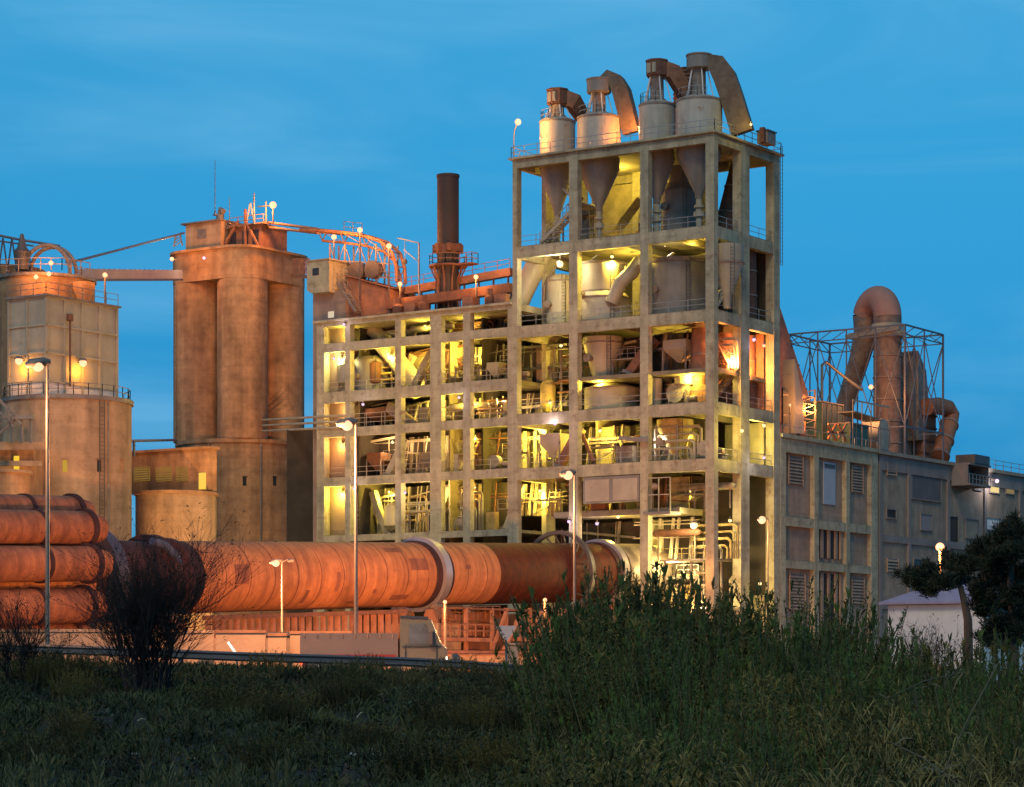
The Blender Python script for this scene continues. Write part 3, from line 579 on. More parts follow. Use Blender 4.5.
# stair tower + hut + conveyor housing at the left end of the annex
t=thing('lift_tower','brown lift tower with an overhanging pale hut on top, left end of the annex','tower',(wx0-2,3,0))
xa=W(313,400,b=2).x; xb=W(346,310,b=2).x
MB().box(xa,xb,2,8,0,W(330,291,b=2).z).build('shaft',mat('brown_render',(.24,.18,.15),.9,.25,1,streak=.3),t,smooth=False)
za,zb=W(307,293,b=1).z,W(307,262,b=1).z; xh0,xh1=W(307,270,b=1).x,W(329,270,b=1).x
MB().extr([(xh0,1,za+.3),(xh0+.6,1,za-.1),(xh1,1,za-.1),(xh1,1,zb),(xh0,1,zb)],(0,6.5,0)).build('hut',concrete,t,smooth=False)
MB().box(xh0-.15,xh1+.15,.85,7.7,zb,zb+.15).build('roof',concrete_dim,t,smooth=False)
wn=MB().box(xh0+.8,xh0+1.7,.96,1.05,zb-1.6,zb-.8).build('window',glass_d,t)
MB().box(xa+2.2,xa+3,1.93,1.99,RZ+.6,RZ+1.3).build('lit_window',emis('lit_window',(1,.8,.55),.7),t)
MB().box(xa+3.4,xa+4.6,1.93,1.99,RZ,RZ+2.1).build('door',panel_brown,t)
stair(t,W(337,282,b=1.6),W(356,312,b=1.6),.9,steel_mid)
t=thing('conveyor_housing','rust red sheet housing sloping beside the lift tower on the annex roof','building',W(370,310,b=3))
q=[W(347,318,b=3),W(347,277,b=3),W(389,289,b=3),W(389,313,b=3)]; MB().extr(q,(0,5,0)).build('wall',rust_pale,t,smooth=False)
MB().bar(W(346,276.5,b=2.9)+Vector((0,2.5,.1)),W(390,288.5,b=2.9)+Vector((0,2.5,.1)),5.6,.12).build('roof',rust,t)
m=MB(); m.lathe(W(358,272,b=4),[(.3,-.6),(1.1,-.5),(1.1,.5)],20,axis=(0,1,0)); m.lathe(W(374,270,b=4),[(.3,-.6),(1.0,-.5),(1.0,.5)],20,axis=(0,1,0)); m.build('drum',steel_dark,t)
# curved belt frame
t=thing('belt_conveyor','curved steel conveyor frame lit orange above the lift tower','conveyor',W(360,240,b=4))
arc=[W(*q,b=4) for q in ((300,230),(318,230),(340,232),(362,235),(380,241),(392,252),(396,266),(397,282))]
m=MB(); m.tube(arc,.2,8); m.tube([v+Vector((0,1.6,0)) for v in arc],.2,8); m.tube([v+Vector((0,.8,-1.1)) for v in arc[1:]],.15,8); m.build('beam',rust_pale,t)
m=MB()
for v in arc[1:]: m.bar(v,v+Vector((0,1.6,0)),.12); m.bar(v,v+Vector((0,.8,-1.1)),.1); m.bar(v+Vector((0,1.6,0)),v+Vector((0,.8,-1.1)),.1)
for a_,b_ in zip(arc[1:-1],arc[2:]): m.bar(a_,b_+Vector((0,.8,-1.1)),.08)
m.build('lattice',steel_mid,t); m=MB()
for px in (330,345,360,376,389):
    v=W(px,244,b=4); zt_=v.z; m.bar(Vector((v.x,4,RZ)),Vector((v.x,4,zt_)),.15); m.bar(Vector((v.x,5.6,RZ)),Vector((v.x,5.6,zt_)),.15)
for px in (330,345,360,376): a_=W(px,246,b=4); b_=W(px+14,285,b=4); m.bar(a_,b_,.09); m.bar(W(px+14,246,b=4),W(px,285,b=4),.07)
for py in (262,276): m.bar(W(330,py-2,b=4),W(392,py+2,b=4),.12)
m.build('post',steel_mid,t)
m=MB(); m.rail([W(344,232,b=3.9),W(362,234,b=3.9)],1.2,1.5,.06); m.rail([W(378,281,b=3),W(398,283,b=3)],1.1,1.2,.06); m.build('railing',steel_dark,t)
t=thing('davit_frame','thin dark davit frame with a hook right of the conveyor frame','crane',W(420,290,b=4))
m=MB(); m.bar(W(419,300,b=4),W(419,243,b=4),.14); m.bar(W(398,238,b=4),W(419,243,b=4),.12); m.bar(W(419,262,b=4),W(404,250,b=4),.08); m.build('frame',blue_steel,t)
m=MB(); m.bar(W(405,240,b=4),W(405,262,b=4),.05); m.lathe(W(405,264,b=4),[(.2,0),(.28,.3),(.1,.6)],8); m.build('hook',steel_dark,t)
t=thing('pipe_pair','two thin pipes running from the quadruple silo roof to the conveyor frame','pipes',W(290,226,b=6))
MB().tube([W(264,222,b=14),W(318,229,b=4.2)],.16,8).tube([W(264,227,b=14),W(318,233,b=4.2)],.16,8).build('pipe',rust_pale,t)
for (px,py,lb,en) in ((334,237,'leftmost sodium lamp of the conveyor frame above the annex',520),(360,230,'topmost sodium lamp of the conveyor frame above the annex',600),(389,246,'right sodium lamp on the bend of the conveyor frame',520)):
    p=W(px,py,b=2.6); t=thing('post_lamp',lb,'lamp',p); MB().bar(p-Vector((0,0,.3)),Vector((p.x,p.y,RZ)),.12).build('post',steel_dark,t); MB().ball(p,.3,8).build('bulb',lampO,t); light(t,p+Vector((.3,-1.0,-.1)),en,SODIUM,.4)
for (px,py,b,lb,en) in ((400,283,2,'low sodium lamp between the conveyor frame and the smokestack',330),(476,276,2.2,'low sodium lamp between the smokestack and the tower',420)):
    p=W(px,py+1,b=b); t=thing('post_lamp',lb,'lamp',p); MB().bar(p-Vector((0,0,.2)),Vector((p.x,p.y,RZ)),.1).build('post',steel_mid,t); MB().ball(p,.26,8).build('bulb',lampO,t); light(t,p+Vector((.2,-.7,.1)),en,SODIUM,.3)
# ================================================================== QUADRUPLE SILO
DQ=300; s=3.05*2+.85; q0=W(242.5,440,D=DQ)   # centre of the nearest cylinder
r=3.05; zc_=W(242,281,D=DQ).z; zt_=W(242,249,D=DQ).z; zb=W(236,440,D=DQ).z
cs=[(q0.x,q0.y),(q0.x-s,q0.y),(q0.x,q0.y+s),(q0.x-s,q0.y+s)]
mid=(q0.x-s/2,q0.y+s/2)
t=thing('quadruple_silo','tall brown silo of four joined cylinders standing on a wide round base','silo',(mid[0],mid[1],0))
for (x,y) in cs: MB().lathe((x,y,zb),[(r,0),(r,zc_-zb+.2)],40).build('cylinder',silo_c,t)
m=MB(); m.lathe((mid[0],mid[1],0),[(7.5,0),(7.5,zb-.5)],64); m.build('round_base',silo_c,t)
m=MB(); m.lathe((mid[0],mid[1],zb-.5),[(7.75,0),(7.75,.45)],64); m.build('rim',silo_c,t)
def hull(off,n=10):
    pts=[]
    for (x,y),a0 in ((cs[0],-90),(cs[2],0),(cs[3],90),(cs[1],180)):
        for i in range(n+1):
            an=R(a0+90*i/n); pts.append((x+(r+off)*math.cos(an),y+(r+off)*math.sin(an)))
    return pts
MB().prism(hull(.04),zc_,zt_-.3).build('cap_block',silo_c,t); MB().prism(hull(.4),zt_-.3,zt_).build('roof_slab',silo_c,t)
# lower windows in the base
def slot(par,px,py,D,w=.35,h=1.1,mt=None,cx=None,rad=None,name='window'):
    """small opening let into a round wall: cx = centre, rad = radius"""
    v=W(px,py,D=D); o=Vector((CX,CY)); d=(Vector((v.x,v.y))-o).normalized(); c=Vector(cx); 
    bq=(c-o).dot(d); dd=(c-o)-d*bq; tt=bq-math.sqrt(max(0,rad*rad-dd.length_squared)); h2=o+d*tt; z=CZ+(HOR-py)/FPX*(tt*d.dot(Vector((-ST,CT))))
    nrm=(h2-c).normalized(); an=math.atan2(nrm.y,nrm.x)-math.pi/2
    MB().obox((h2.x,h2.y,z),w,.1,h,an).build(name,mt or black_m,par); MB().obox((h2.x,h2.y,z+h/2+.08),w+.3,.25,.1,an).build('lintel',silo_c,par); return h2
for px in (244.5,274.5): slot(t,px,481,DQ,cx=mid,rad=7.5,w=.45,h=1.1)
for px,py in ((199,263),): slot(t,px,py,DQ,cx=(q0.x-s,q0.y),rad=r+.04,w=1.6,h=1.4,mt=steel_mid)
def wladder(par,cx_,cy_,rad,ang,z0,z1,nm='ladder'):
    n_=Vector((math.cos(ang),math.sin(ang),0)); tn=Vector((-n_.y,n_.x,0)); q=Vector((cx_,cy_,0))+n_*(rad+.18); m=MB()
    for o_ in (-.25,.25): m.bar(q+tn*o_+Vector((0,0,z0)),q+tn*o_+Vector((0,0,z1)),.06)
    for z in np.arange(z0,z1,.4): m.bar(q-tn*.25+Vector((0,0,z)),q+tn*.25+Vector((0,0,z)),.04)
    m.build(nm,steel_dark,par)
def wpipe(par,cx_,cy_,rad,ang,z0,z1,r_=.12,mt=None):
    n_=Vector((math.cos(ang),math.sin(ang),0)); q=Vector((cx_,cy_,0))+n_*(rad+r_+.03); MB().tube([q+Vector((0,0,z0)),q+Vector((0,0,z1))],r_,8).build('wall_pipe',mt or steel_mid,par)
wladder(t,mid[0],mid[1],7.5,R(-78),4,zb); wpipe(t,mid[0],mid[1],7.5,R(-30),2,zb-.6); wpipe(t,cs[1][0],cs[1][1],r,R(-110),zb,zc_-.2,.09)
# roof buildings
px0,px1=185,224; h0=W(px0,253,D=DQ+2); h1=W(px1,253,D=DQ-3)
x0=h0.x-.9; x1=x0+ (39/8.4)/CT; y0=q0.y-1.2; ztop=W(224,220,D=DQ).z
MB().box(x0,x1,y0,y0+4.6,zt_,ztop).build('penthouse',silo_pale,t,smooth=False); MB().box(x0-.5,x1+.2,y0-.4,y0+5,ztop,ztop+.18).build('penthouse_roof',steel_mid,t,smooth=False)
MB().box(x0+1.9,x0+3.3,y0-.05,y0+.02,zt_+1.6,zt_+2.7).build('vent',steel_mid,t)
x2=x1+.3; x3=q0.x+r-.1; zz=zt_+2.6
MB().box(x2,x3,y0+1.2,y0+6,zt_,zz).build('machine_room',rust_pale,t,smooth=False); MB().box(x2-.3,x3+.4,y0+.8,y0+6.4,zz,zz+.15).build('machine_room_roof',steel_mid,t,smooth=False)
for f in (.12,.5,.82): xx=x2+(x3-x2)*f; MB().box(xx-.45,xx+.45,y0+1.14,y0+1.21,zt_+.1,zt_+2.1).build('door',glass_d,t)
m=MB(); m.bar((x2-.8,y0+.6,zt_),(x2+1.9,y0+.6,zz+.7),.22); m.bar((x3,y0+.6,zt_),(x3-1.9,y0+.6,zz+.5),.22); m.bar((x2+3,y0+.6,zt_),(x2+3,y0+.6,zz+2),.25); m.build('brace',rust_pale,t)
m=MB(); m.rail([(x2+.5,y0+.6,zz+.15),(x3+.8,y0+.6,zz+.15)],1.0,1.2,.07); m.box(x2+.5,x3+.8,y0+.5,y0+1.6,zz+.05,zz+.2); m.build('roof_platform',rust_pale,t)
m=MB(); m.tube([(x1-1,y0+1,ztop),(x1-1,y0+1,ztop+1)],.5,12); m.tube([(x1-1,y0+1,ztop+.9),(x1-.7,y0+.8,ztop+1.5),(x1-.2,y0+.7,ztop+1.2)],.35,12); m.build('roof_fan',steel_grey,t)
m=MB(); m.bar((x2+1.8,y0+2,zz),(x2+2.6,y0+2,zz+3),.14); m.bar((x2+3.4,y0+2,zz),(x2+2.6,y0+2,zz+3),.14); m.bar((x2+2.2,y0+2,zz+1.5),(x2+3,y0+2,zz+1.5),.1); m.build('hoist_frame',white_p,t)
for (px,pt,lb) in ((215,160,'tall thin antenna mast on the quadruple silo penthouse'),(229.5,197,'short thin antenna in the middle of the quadruple silo roof'),(254,193,'stout dark mast beside the hoist on the quadruple silo roof'),(266,201,'dark gallows mast carrying the lamp on the quadruple silo roof')):
    v=W(px,pt,D=DQ-2); bz_=ztop+.18 if px<225 else zz; t2=thing('mast',lb,'antenna',(v.x,v.y,bz_)); w=.05 if px<250 else .12
    MB().tube([(v.x,v.y,bz_),(v.x,v.y,v.z)],[w*1.3,w*.7],6).build('pole',blue_steel,t2); m=MB()
    m.lathe((v.x,v.y,bz_),[(.3,0),(.3,.1),(.1,.12),(.1,.5)],8); m.build('foot',steel_dark,t2)
    if px==266: MB().bar(v+Vector((-1.1,-.2,-.6)),v+Vector((.6,.1,-.6)),.12).build('arm',steel_dark,t2)
def plamp(px,py,D,z0,label,en,rad=.4,col=SODIUM,gl=lampO,w=.13,off=(.5,-.8,.1)):
    p=W(px,py,D=D); t=thing('post_lamp',label,'lamp',p)
    if z0 is not None: MB().bar(p-Vector((0,0,.2)),(p.x,p.y,z0),w).build('post',steel_dark,t)
    else: MB().bar(p,p+Vector((0,.8,0)),.1).build('bracket',steel_mid,t)
    MB().ball(p,rad*.68,8).build('bulb',gl,t); light(t,p+Vector(off),en,col,rad); return t
plamp(273,205,DQ-3,zz,'bright pink orange lamp on the roof of the quadruple silo',1300,.62,off=(.2,-1.3,-.3))
plamp(172,259,DQ-3,None,'lamp bracketed on the left edge of the quadruple silo cap',500,.36)
plamp(204,258,DQ-8,None,'white floodlight on the face of the quadruple silo cap',120,.26,(1,.9,.7),lampW)
# ================================================================== LEFT SILO WITH PANELLED FILTER HOUSE
DL=240; cL=W(67,395,D=DL); zL=W(67,394,D=DL-6).z
t=thing('round_silo','wide brown round silo carrying a panelled filter house at the far left','silo',(cL.x,cL.y,0))
RL=6.15; MB().lathe((cL.x,cL.y,0),[(RL,0),(RL,zL-.4)],64).build('drum',silo_pale,t); MB().lathe((cL.x,cL.y,zL-.4),[(RL+.2,0),(RL+.2,.4)],64).build('rim',steel_mid,t)
for px,mt in ((65,emis('dim_yellow_window',(1,.62,.06),.5)),(99,black_m),(122,silo_c)): slot(t,px,466,DL,cx=(cL.x,cL.y),rad=RL,w=.4,h=1.1,mt=mt)
MB().rail([(cL.x+(RL-.15)*math.cos(a_),cL.y+(RL-.15)*math.sin(a_),zL) for a_ in np.linspace(-2.6,1.2,17)],1.1,2,.06).build('railing',steel_grey,t)
wladder(t,cL.x,cL.y,RL,R(-15),6,zL-.5); wpipe(t,cL.x,cL.y,RL,R(-62),3,zL-.6); wpipe(t,cL.x,cL.y,RL,R(-8),3,zL-.6,.08)
# filter house: near corner seen at x=45
kc=W(46,392,D=DL-5.6); zt2=W(46,296,D=DL-5.6).z; zb2=zL
kx0=kc.x-(41/10.3)/CT*1.0; ky1=kc.y+(69/10.3)/ST*.80
t=thing('filter_house','grey panelled filter house with ribs standing on the round silo','building',(kc.x,kc.y,zb2))
MB().box(kx0,kc.x,kc.y,ky1,zb2+1.3,zt2).build('panel_wall',steel_pale,t,smooth=False); MB().box(kx0-.05,kc.x+.05,kc.y-.05,ky1+.05,zb2,zb2+1.3).build('plinth',white_p,t,smooth=False)
m=MB(); H2=zt2-zb2-1.3
for i in range(3): x=kx0+(kc.x-kx0)*i/2; m.box(x-.12,x+.12,kc.y-.13,kc.y-.005,zb2,zt2)
for i in range(5): y=kc.y+(ky1-kc.y)*i/4; m.box(kc.x+.005,kc.x+.13,y-.12,y+.12,zb2,zt2)
for i in range(4):
    z=zb2+1.3+H2*i/3; m.box(kx0,kc.x+.16,kc.y-.16,kc.y-.01,z-.1,z+.1); m.box(kc.x+.01,kc.x+.16,kc.y-.1,ky1,z-.1,z+.1)
m.build('rib',steel_pale,t,smooth=False); MB().box(kx0-.3,kc.x+.35,kc.y-.35,ky1+.3,zt2+.02,zt2+.2).build('roof',steel_mid,t,smooth=False)
MB().rail([(kx0,kc.y-.2,zt2+.2),(kc.x+.2,kc.y-.2,zt2+.2),(kc.x+.2,ky1,zt2+.2)],1.1,1.6,.05).build('railing',steel_grey,t)
MB().rail([(kx0-3,kc.y-1.6,zL),(kc.x-.3,kc.y-1.6,zL)],1.1,1.3,.05).build('railing',steel_grey,t)
m=MB(); m.tube([(kc.x+.3,kc.y+2.9,zb2+1),(kc.x+.3,kc.y+2.9,zt2-1.8)],.1,6); m.lathe((kc.x+.3,kc.y+2.9,zt2-2),[(.3,0),(.3,.6)],10); m.build('drain_pipe',rust,t)
for px,py,lb,pl in ((19,361,'left amber lamp on the short face of the panelled filter house','y'),(83,363,'right amber lamp on the long face of the panelled filter house','x')):
    p=W(px,py,b=kc.y-.75) if pl=='y' else W(px,py,a=kc.x+.75); t=thing('wall_lamp',lb,'lamp',p); pw=p+(Vector((0,.7,.1)) if pl=='y' else Vector((-.7,0,.1)))
    MB().bar(pw,p,.09).build('bracket',steel_mid,t); MB().ball(p,.36,8).build('bulb',lampP,t); MB().lathe(p+Vector((0,0,.2)),[(.5,0),(.25,.25)],12).build('hood',steel_mid,t)
    light(t,p+Vector((0,-.1,-.7)) if pl=='y' else p+Vector((.1,0,-.7)),110,(1,.36,.03),.2)
# drum silo behind and above, with the wheel
DB=252; cB=W(45,290,D=DB); 
t=thing('upper_silo','brown drum silo head behind the filter house carrying a hoop and frames','silo',(cB.x,cB.y,0))
zB=W(45,272,D=DB-5).z; RB=4.9
MB().lathe((cB.x,cB.y,0),[(RB-.4,0),(RB-.4,zB-4),(RB,zB-2.6),(RB,zB-.3)],48).build('drum',silo_c,t); MB().lathe((cB.x,cB.y,zB-.3),[(RB+.25,0),(RB+.25,.3)],48).build('rim',steel_mid,t)
c2_=W(0,300,D=DB+4); MB().lathe((c2_.x,c2_.y,0),[(4.6,0),(4.6,c2_.z+3)],40).build('side_drum',silo_c,t)
cc=W(47,272,D=DB-2); m=MB(); m.tube([cc+Vector((2.3*math.cos(a_)*CT,2.3*math.cos(a_)*ST,2.7*math.sin(a_))) for a_ in np.linspace(-.1,3.24,22)],.2,8); m.tube([cc+Vector((2.3*math.cos(a_)*CT,2.3*math.cos(a_)*ST+.9,2.6*math.sin(a_))) for a_ in np.linspace(-.1,3.24,22)],.2,8); m.build('hoop',steel_mid,t)
m=MB()
for px in (-6,3,12,24):
    a_=W(px,238 if px<20 else 250,D=DB-1); 
    for o in (-.8,.8): m.bar(Vector((a_.x+o,a_.y,zB)),a_,.12)
m.bar(W(-8,240,D=DB),W(34,246,D=DB),.16); m.tube([W(-8,234,D=DB),W(22,240,D=DB),W(60,246,D=DB)],.13,8); m.build('frame',blue_steel,t)
m=MB(); m.rail([W(-5,272,D=DB-5.1),W(30,270,D=DB-5.4),W(62,270,D=DB-5.2),W(90,275,D=DB-3)],1.2,1.1,.07); m.build('railing',steel_mid,t)
MB().lathe(W(22,270,D=DB-3),[(.7,0),(.75,1.1),(.9,1.8),(.5,2.2),(.15,3.6)],12).build('vent_cap',steel_dark,t)
MB().lathe(W(84,305,D=DB-4),[(.4,0),(1.1,1.6),(1.1,2.2)],16).build('side_cone',silo_c,t)
for px,py,lb in ((51,263,'highest of three lamps under the hoop on the upper silo'),(36,277,'left of three lamps on the rim of the upper silo'),(49,274,'lower middle lamp of three on the rim of the upper silo')): plamp(px,py,DB-6.2,None,lb,160,.34)
plamp(105,275,DB-6,W(105,292,D=DB-6).z-2,'lamp on a post by the conveyor gallery, right of the filter house',260,.36)
t=thing('inclined_pipe','dark thin pipe sloping from the upper silo up to the quadruple silo penthouse','pipe',W(80,260,D=DB)); MB().tube([W(66,262,D=DB-2),W(80,260,D=DB),W(130,247,D=272),W(184,233,D=DQ-1)],.13,8).build('pipe',blue_steel,t)
m=MB(); v=W(178,234,D=DQ-2); 
t=thing('pipe_trestle','blue lattice trestle at the left edge of the quadruple silo roof','trestle',(v.x,v.y,zt_)); 
for o in (-.7,.7): m.bar((v.x+o,v.y,zt_),(v.x+o*.4,v.y,v.z),.12)
for k in range(4): z=zt_+(v.z-zt_)*k/4; m.bar((v.x-.6,v.y,z),(v.x+.5,v.y,z+.5),.08)
m.build('lattice',blue_steel,t)
t=thing('conveyor_gallery','pale enclosed conveyor gallery spanning between the left silo and the quadruple silo','conveyor',W(88,274,D=258)); ga,gb=W(86,274,D=258),W(176,274.5,D=DQ-6)
MB().bar(ga,gb,1.6,1.0).build('gallery',mat('pink_sheet',(.42,.3,.26),.7,.15,1),t); MB().bar(ga-Vector((0,0,.62)),gb-Vector((0,0,.62)),1.7,.22).build('floor_beam',steel_dark,t)
m=MB()
for f in np.linspace(0,1,19): c=ga.lerp(gb,f); m.bar(c+Vector((.2,-.85,-.5)),c+Vector((.2,-.85,.5)),.06)
m.build('seam',rust_pale,t)
t=thing('conveyor_gallery','short walkway gallery between the quadruple silo cap and the lift tower','conveyor',W(303,278,D=DQ)); ga,gb=W(296,276,D=DQ-2),W(313,277,b=4)
MB().bar(ga,gb,1.4,.35).build('gallery',rust,t); MB().rail([ga+Vector((0,-.6,.2)),gb+Vector((0,-.6,.2))],1.8,1,.08,bars=3).build('railing',rust_pale,t)
# low buildings at the left and middle
t=thing('low_gallery_building','low brown gallery with louvred windows between the two silo groups','building',W(176,520,D=262))
a0=W(129,489,D=262); dxx=(86/9.5)/CT; ztg=W(222,467,D=268).z; zwg=W(222,489,D=268).z
ax0=a0.x; ay0=a0.y; MB().box(ax0,ax0+dxx,ay0,ay0+1.3,zwg-1,ztg+.9).build('wall',silo_c,t,smooth=False); MB().box(ax0-.3,ax0+dxx+.3,ay0-.3,ay0+1.5,ztg+.9,ztg+1.15).build('roof',silo_c,t,smooth=False)
ywin=emis('dull_yellow_window',(1,.6,.1),.25)
def wpx(px,b): return W(px,480,b=b).x
for i,(pa_,pb_) in enumerate(((134,150),(156,172),(176,188),(199,206))):
    xa_,xb_=wpx(pa_,ay0),wpx(pb_,ay0); zc2=W((pa_+pb_)/2,474 if i<3 else 481,b=ay0).z; h=1.5 if i<3 else 1.7
    m=MB().box(xa_,xb_,ay0-.05,ay0+.02,zc2-h/2,zc2+h/2); w=m.build('window',ywin if i<3 else emis('yellow_doorway',(1,.62,.08),1.0),t)
    if i<3:
        m=MB()
        for k in range(6): z=zc2-h/2+h*(k+.5)/6; m.box(xa_,xb_,ay0-.12,ay0-.055,z-.06,z+.06)
        mm=m.build('louvre',silo_c,w)
c=W(176,520,D=258); zt3=W(176,490,D=254).z
t=thing('round_tank','squat brown round concrete tank below the louvred gallery','silo',(c.x,c.y,0)); MB().lathe((c.x,c.y,0),[(4.15,0),(4.15,zt3-.3)],48).build('drum',silo_pale,t); MB().lathe((c.x,c.y,zt3-.3),[(4.35,0),(4.35,.3)],48).build('rim',silo_c,t)
t=thing('thin_pipe','thin blue pipe crossing the gap beside the quadruple silo','pipe',W(131,441,D=250)); MB().tube([W(128,441,D=248),W(176,440,D=290)],.14,8).build('pipe',blue_steel,t); MB().bar(W(134,441,D=250),W(134,456,D=250),.2).build('stand',blue_steel,t)
t=thing('concrete_block','low brown concrete block with a stair and parapets at the far left edge','building',W(20,500,D=225))
v=W(-30,470,D=226); v2=W(44,470,D=226); d=(v2-v).normalized()
def strip(px0,px1,y0_,y1_,D,th,name,mt,par): a_=W(px0,y1_,D=D); b_=W(px1,y1_,D=D); zt__=W(px0,y0_,D=D).z; c=(a_+b_)/2; MB().obox((c.x,c.y,(a_.z+zt__)/2),(b_-a_).length,th,zt__-a_.z,TH).build(name,mt,par,smooth=False)
strip(-30,42,447,540,232,8,'wall',silo_c,t); strip(-30,45,442,450,227,.4,'parapet',silo_pale,t); strip(-30,42,461,466,226.5,.5,'ledge',silo_pale,t)
strip(14,19,456,471,227.6,.25,'lit_window',emis('amber_window',(1,.6,.04),1.0),t)
c=W(2,480,D=222); MB().lathe((c.x,c.y,0),[(2.5,0),(2.5,W(2,474,D=222).z)],32).build('round_bay',silo_c,t); MB().lathe((c.x,c.y,W(2,474,D=222).z),[(2.7,0),(2.7,.25)],32).build('rim',silo_pale,t)
MB().bar(W(-12,388,D=224),W(22,424,D=224),.5,.25).bar(W(-12,400,D=224),W(14,427,D=224),.3,.2).build('stair_flight',steel_grey,t)
m=MB(); m.bar(W(-10,442,D=224),W(14,420,D=224),.3,.25)
for px in (12,22,31): m.bar(W(px,417,D=224),W(px,443,D=224),.2)
m.bar(W(12,418,D=224),W(34,417,D=224),.7,.35); m.rail([W(-10,440,D=223.5),W(14,418,D=223.5)],1.1,.8,.06); m.build('stair_platform',steel_grey,t)
t=thing('dark_shed','dark tall wall in the gap between the quadruple silo and the annex','building',W(305,500,D=285)); strip(290,316,433,684,292,8,'wall',inner_dark,t)  # wall in shadow, its shade put into the dark colour
# ================================================================== KILN
KA,SL=-12.0,.0387
def kz(b): return 9.28+(b+63.8)*SL
kax=Vector((0,1,SL)).normalized()
def ring(par,b,prof,mt,name,n=72): return MB().lathe((KA,b,kz(b)),prof,n,axis=kax,capb=False,capt=False).build(name,mt,par)
kiln=thing('rotary_kiln','huge inclined orange lit rotary kiln tube running into the foot of the tower','kiln',(KA,-63.8,0))
kor=bpy.data.materials.new('kiln_shell_paint')
def kmat(name,c1,c2,c3):
    m=mat(name,c1,.62,.25,1.2,bump=.08,col2=c2,mix=(.42,.66),spec=.12); nt=m.node_tree; N=nt.nodes; L=nt.links; b=N['Principled BSDF']
    g=N.new('ShaderNodeNewGeometry'); mp=N.new('ShaderNodeMapping'); mp.inputs['Scale'].default_value=(.1,1.1,.1); L.new(g.outputs['Position'],mp.inputs['Vector'])
    n=N.new('ShaderNodeTexNoise'); n.inputs['Scale'].default_value=1; n.inputs['Detail'].default_value=6; n.inputs['Roughness'].default_value=.7; L.new(mp.outputs[0],n.inputs['Vector'])
    r=N.new('ShaderNodeMapRange'); r.inputs[1].default_value=.42; r.inputs[2].default_value=.72; L.new(n.outputs['Fac'],r.inputs[0])
    src=b.inputs['Base Color'].links[0].from_socket; mx=N.new('ShaderNodeMix'); mx.data_type='RGBA'; L.new(r.outputs[0],mx.inputs[0]); L.new(src,mx.inputs[6]); mx.inputs[7].default_value=(*c3,1); L.new(mx.outputs[2],b.inputs['Base Color']); return m
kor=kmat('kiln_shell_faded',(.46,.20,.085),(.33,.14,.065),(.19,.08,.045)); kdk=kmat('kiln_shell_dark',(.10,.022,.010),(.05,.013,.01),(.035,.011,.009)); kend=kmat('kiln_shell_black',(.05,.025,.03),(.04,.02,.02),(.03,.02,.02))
KR=2.93
kseam=kmat('weld_seam_scale',(.2,.08,.045),(.14,.055,.035),(.09,.04,.03))
def sec(b0,b1,mt,rr=KR): L_=(b1-b0)*math.hypot(1,SL); return ring(kiln,b0,[(rr,0),(rr,L_)],mt,'shell')
b500=W(499,570,b=None,D=None,a=-9.3).y
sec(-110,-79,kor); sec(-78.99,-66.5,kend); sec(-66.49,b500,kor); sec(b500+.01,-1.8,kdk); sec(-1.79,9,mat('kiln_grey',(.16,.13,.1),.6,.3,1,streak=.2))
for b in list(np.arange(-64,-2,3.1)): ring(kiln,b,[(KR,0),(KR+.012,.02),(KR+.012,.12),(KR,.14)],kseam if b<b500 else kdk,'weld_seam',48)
tyre_m=mat('bright_worn_steel',(.42,.4,.42),.35,.15,2,metal=.7,bump=.05)
def tyre(b,w=1.0,rr=KR+.5): ring(kiln,b-w/2,[(KR+.05,0),(rr,.02),(rr,w-.02),(KR+.05,w)],tyre_m,'tyre'); ring(kiln,b-1.3,[(KR+.02,0),(KR+.14,.02),(KR+.14,2.6),(KR+.02,2.62)],kend,'tyre_seat')
tyre(-33.5); tyre(-2.4,1.0,KR+.45); ring(kiln,-70.5,[(KR+.05,0),(KR+.5,.02),(KR+.5,.98),(KR+.05,1)],kend,'tyre')
ring(kiln,-68.4,[(KR,0),(KR+.25,.05),(KR+.25,.6),(KR,.65)],kend,'band')
m=MB(); bg=-10.3; m.lathe((KA,bg,kz(bg)),[(KR+.9,0),(KR+1.25,0),(KR+1.25,.6),(KR+.9,.6),(KR+.9,0)],72,axis=kax,capb=False,capt=False)
for k in range(24):
    an=k*math.pi/12; p=Vector((math.cos(an),0,math.sin(an))); c=Vector((KA,bg+.3,kz(bg))); m.bar(c+p*(KR),c+Vector((math.cos(an+.13),0,math.sin(an+.13)))*(KR+.95),.12)
m.build('girth_gear',steel_dark,kiln)
ksoot=kmat('sooty_plate',(.2,.085,.055),(.26,.11,.07),(.11,.05,.035))
def kpatch(px,py,w,h):
    # dark repair plates riveted on the shell
    o=Vector((CX,CY,CZ)); d=(W(px,py,D=100)-o); b=None; best=None
    for i in range(4000):
        t_=1.9+i*.0005; q=o+d*t_
        if math.hypot(q.x-KA,q.z-kz(q.y))<KR+.01: best=q; break
    if best is None: return
    an=math.atan2(best.z-kz(best.y),best.x-KA); m=MB(); n=5; vs=[]
    for i in range(n+1):
        a_=an+(i/n-.5)*h/KR
        for y in (best.y-w/2,best.y+w/2): vs.append((KA+(KR+.025)*math.cos(a_),y,kz(y)+(KR+.025)*math.sin(a_)))
    m.add(vs,[(2*i,2*i+1,2*i+3,2*i+2) for i in range(n)]); m.build('repair_plate',ksoot,kiln)
for a_ in ((419,564,2.6,1.1),(392,550,2.6,.6),(399,597,2.6,.6),(338,582,.5,1.7),(305,597,.5,1.4),(374,591,.5,.4),(468,567,.8,.4),(242,574,1.8,1.6),(350,602,1.4,.3)): kpatch(*a_)
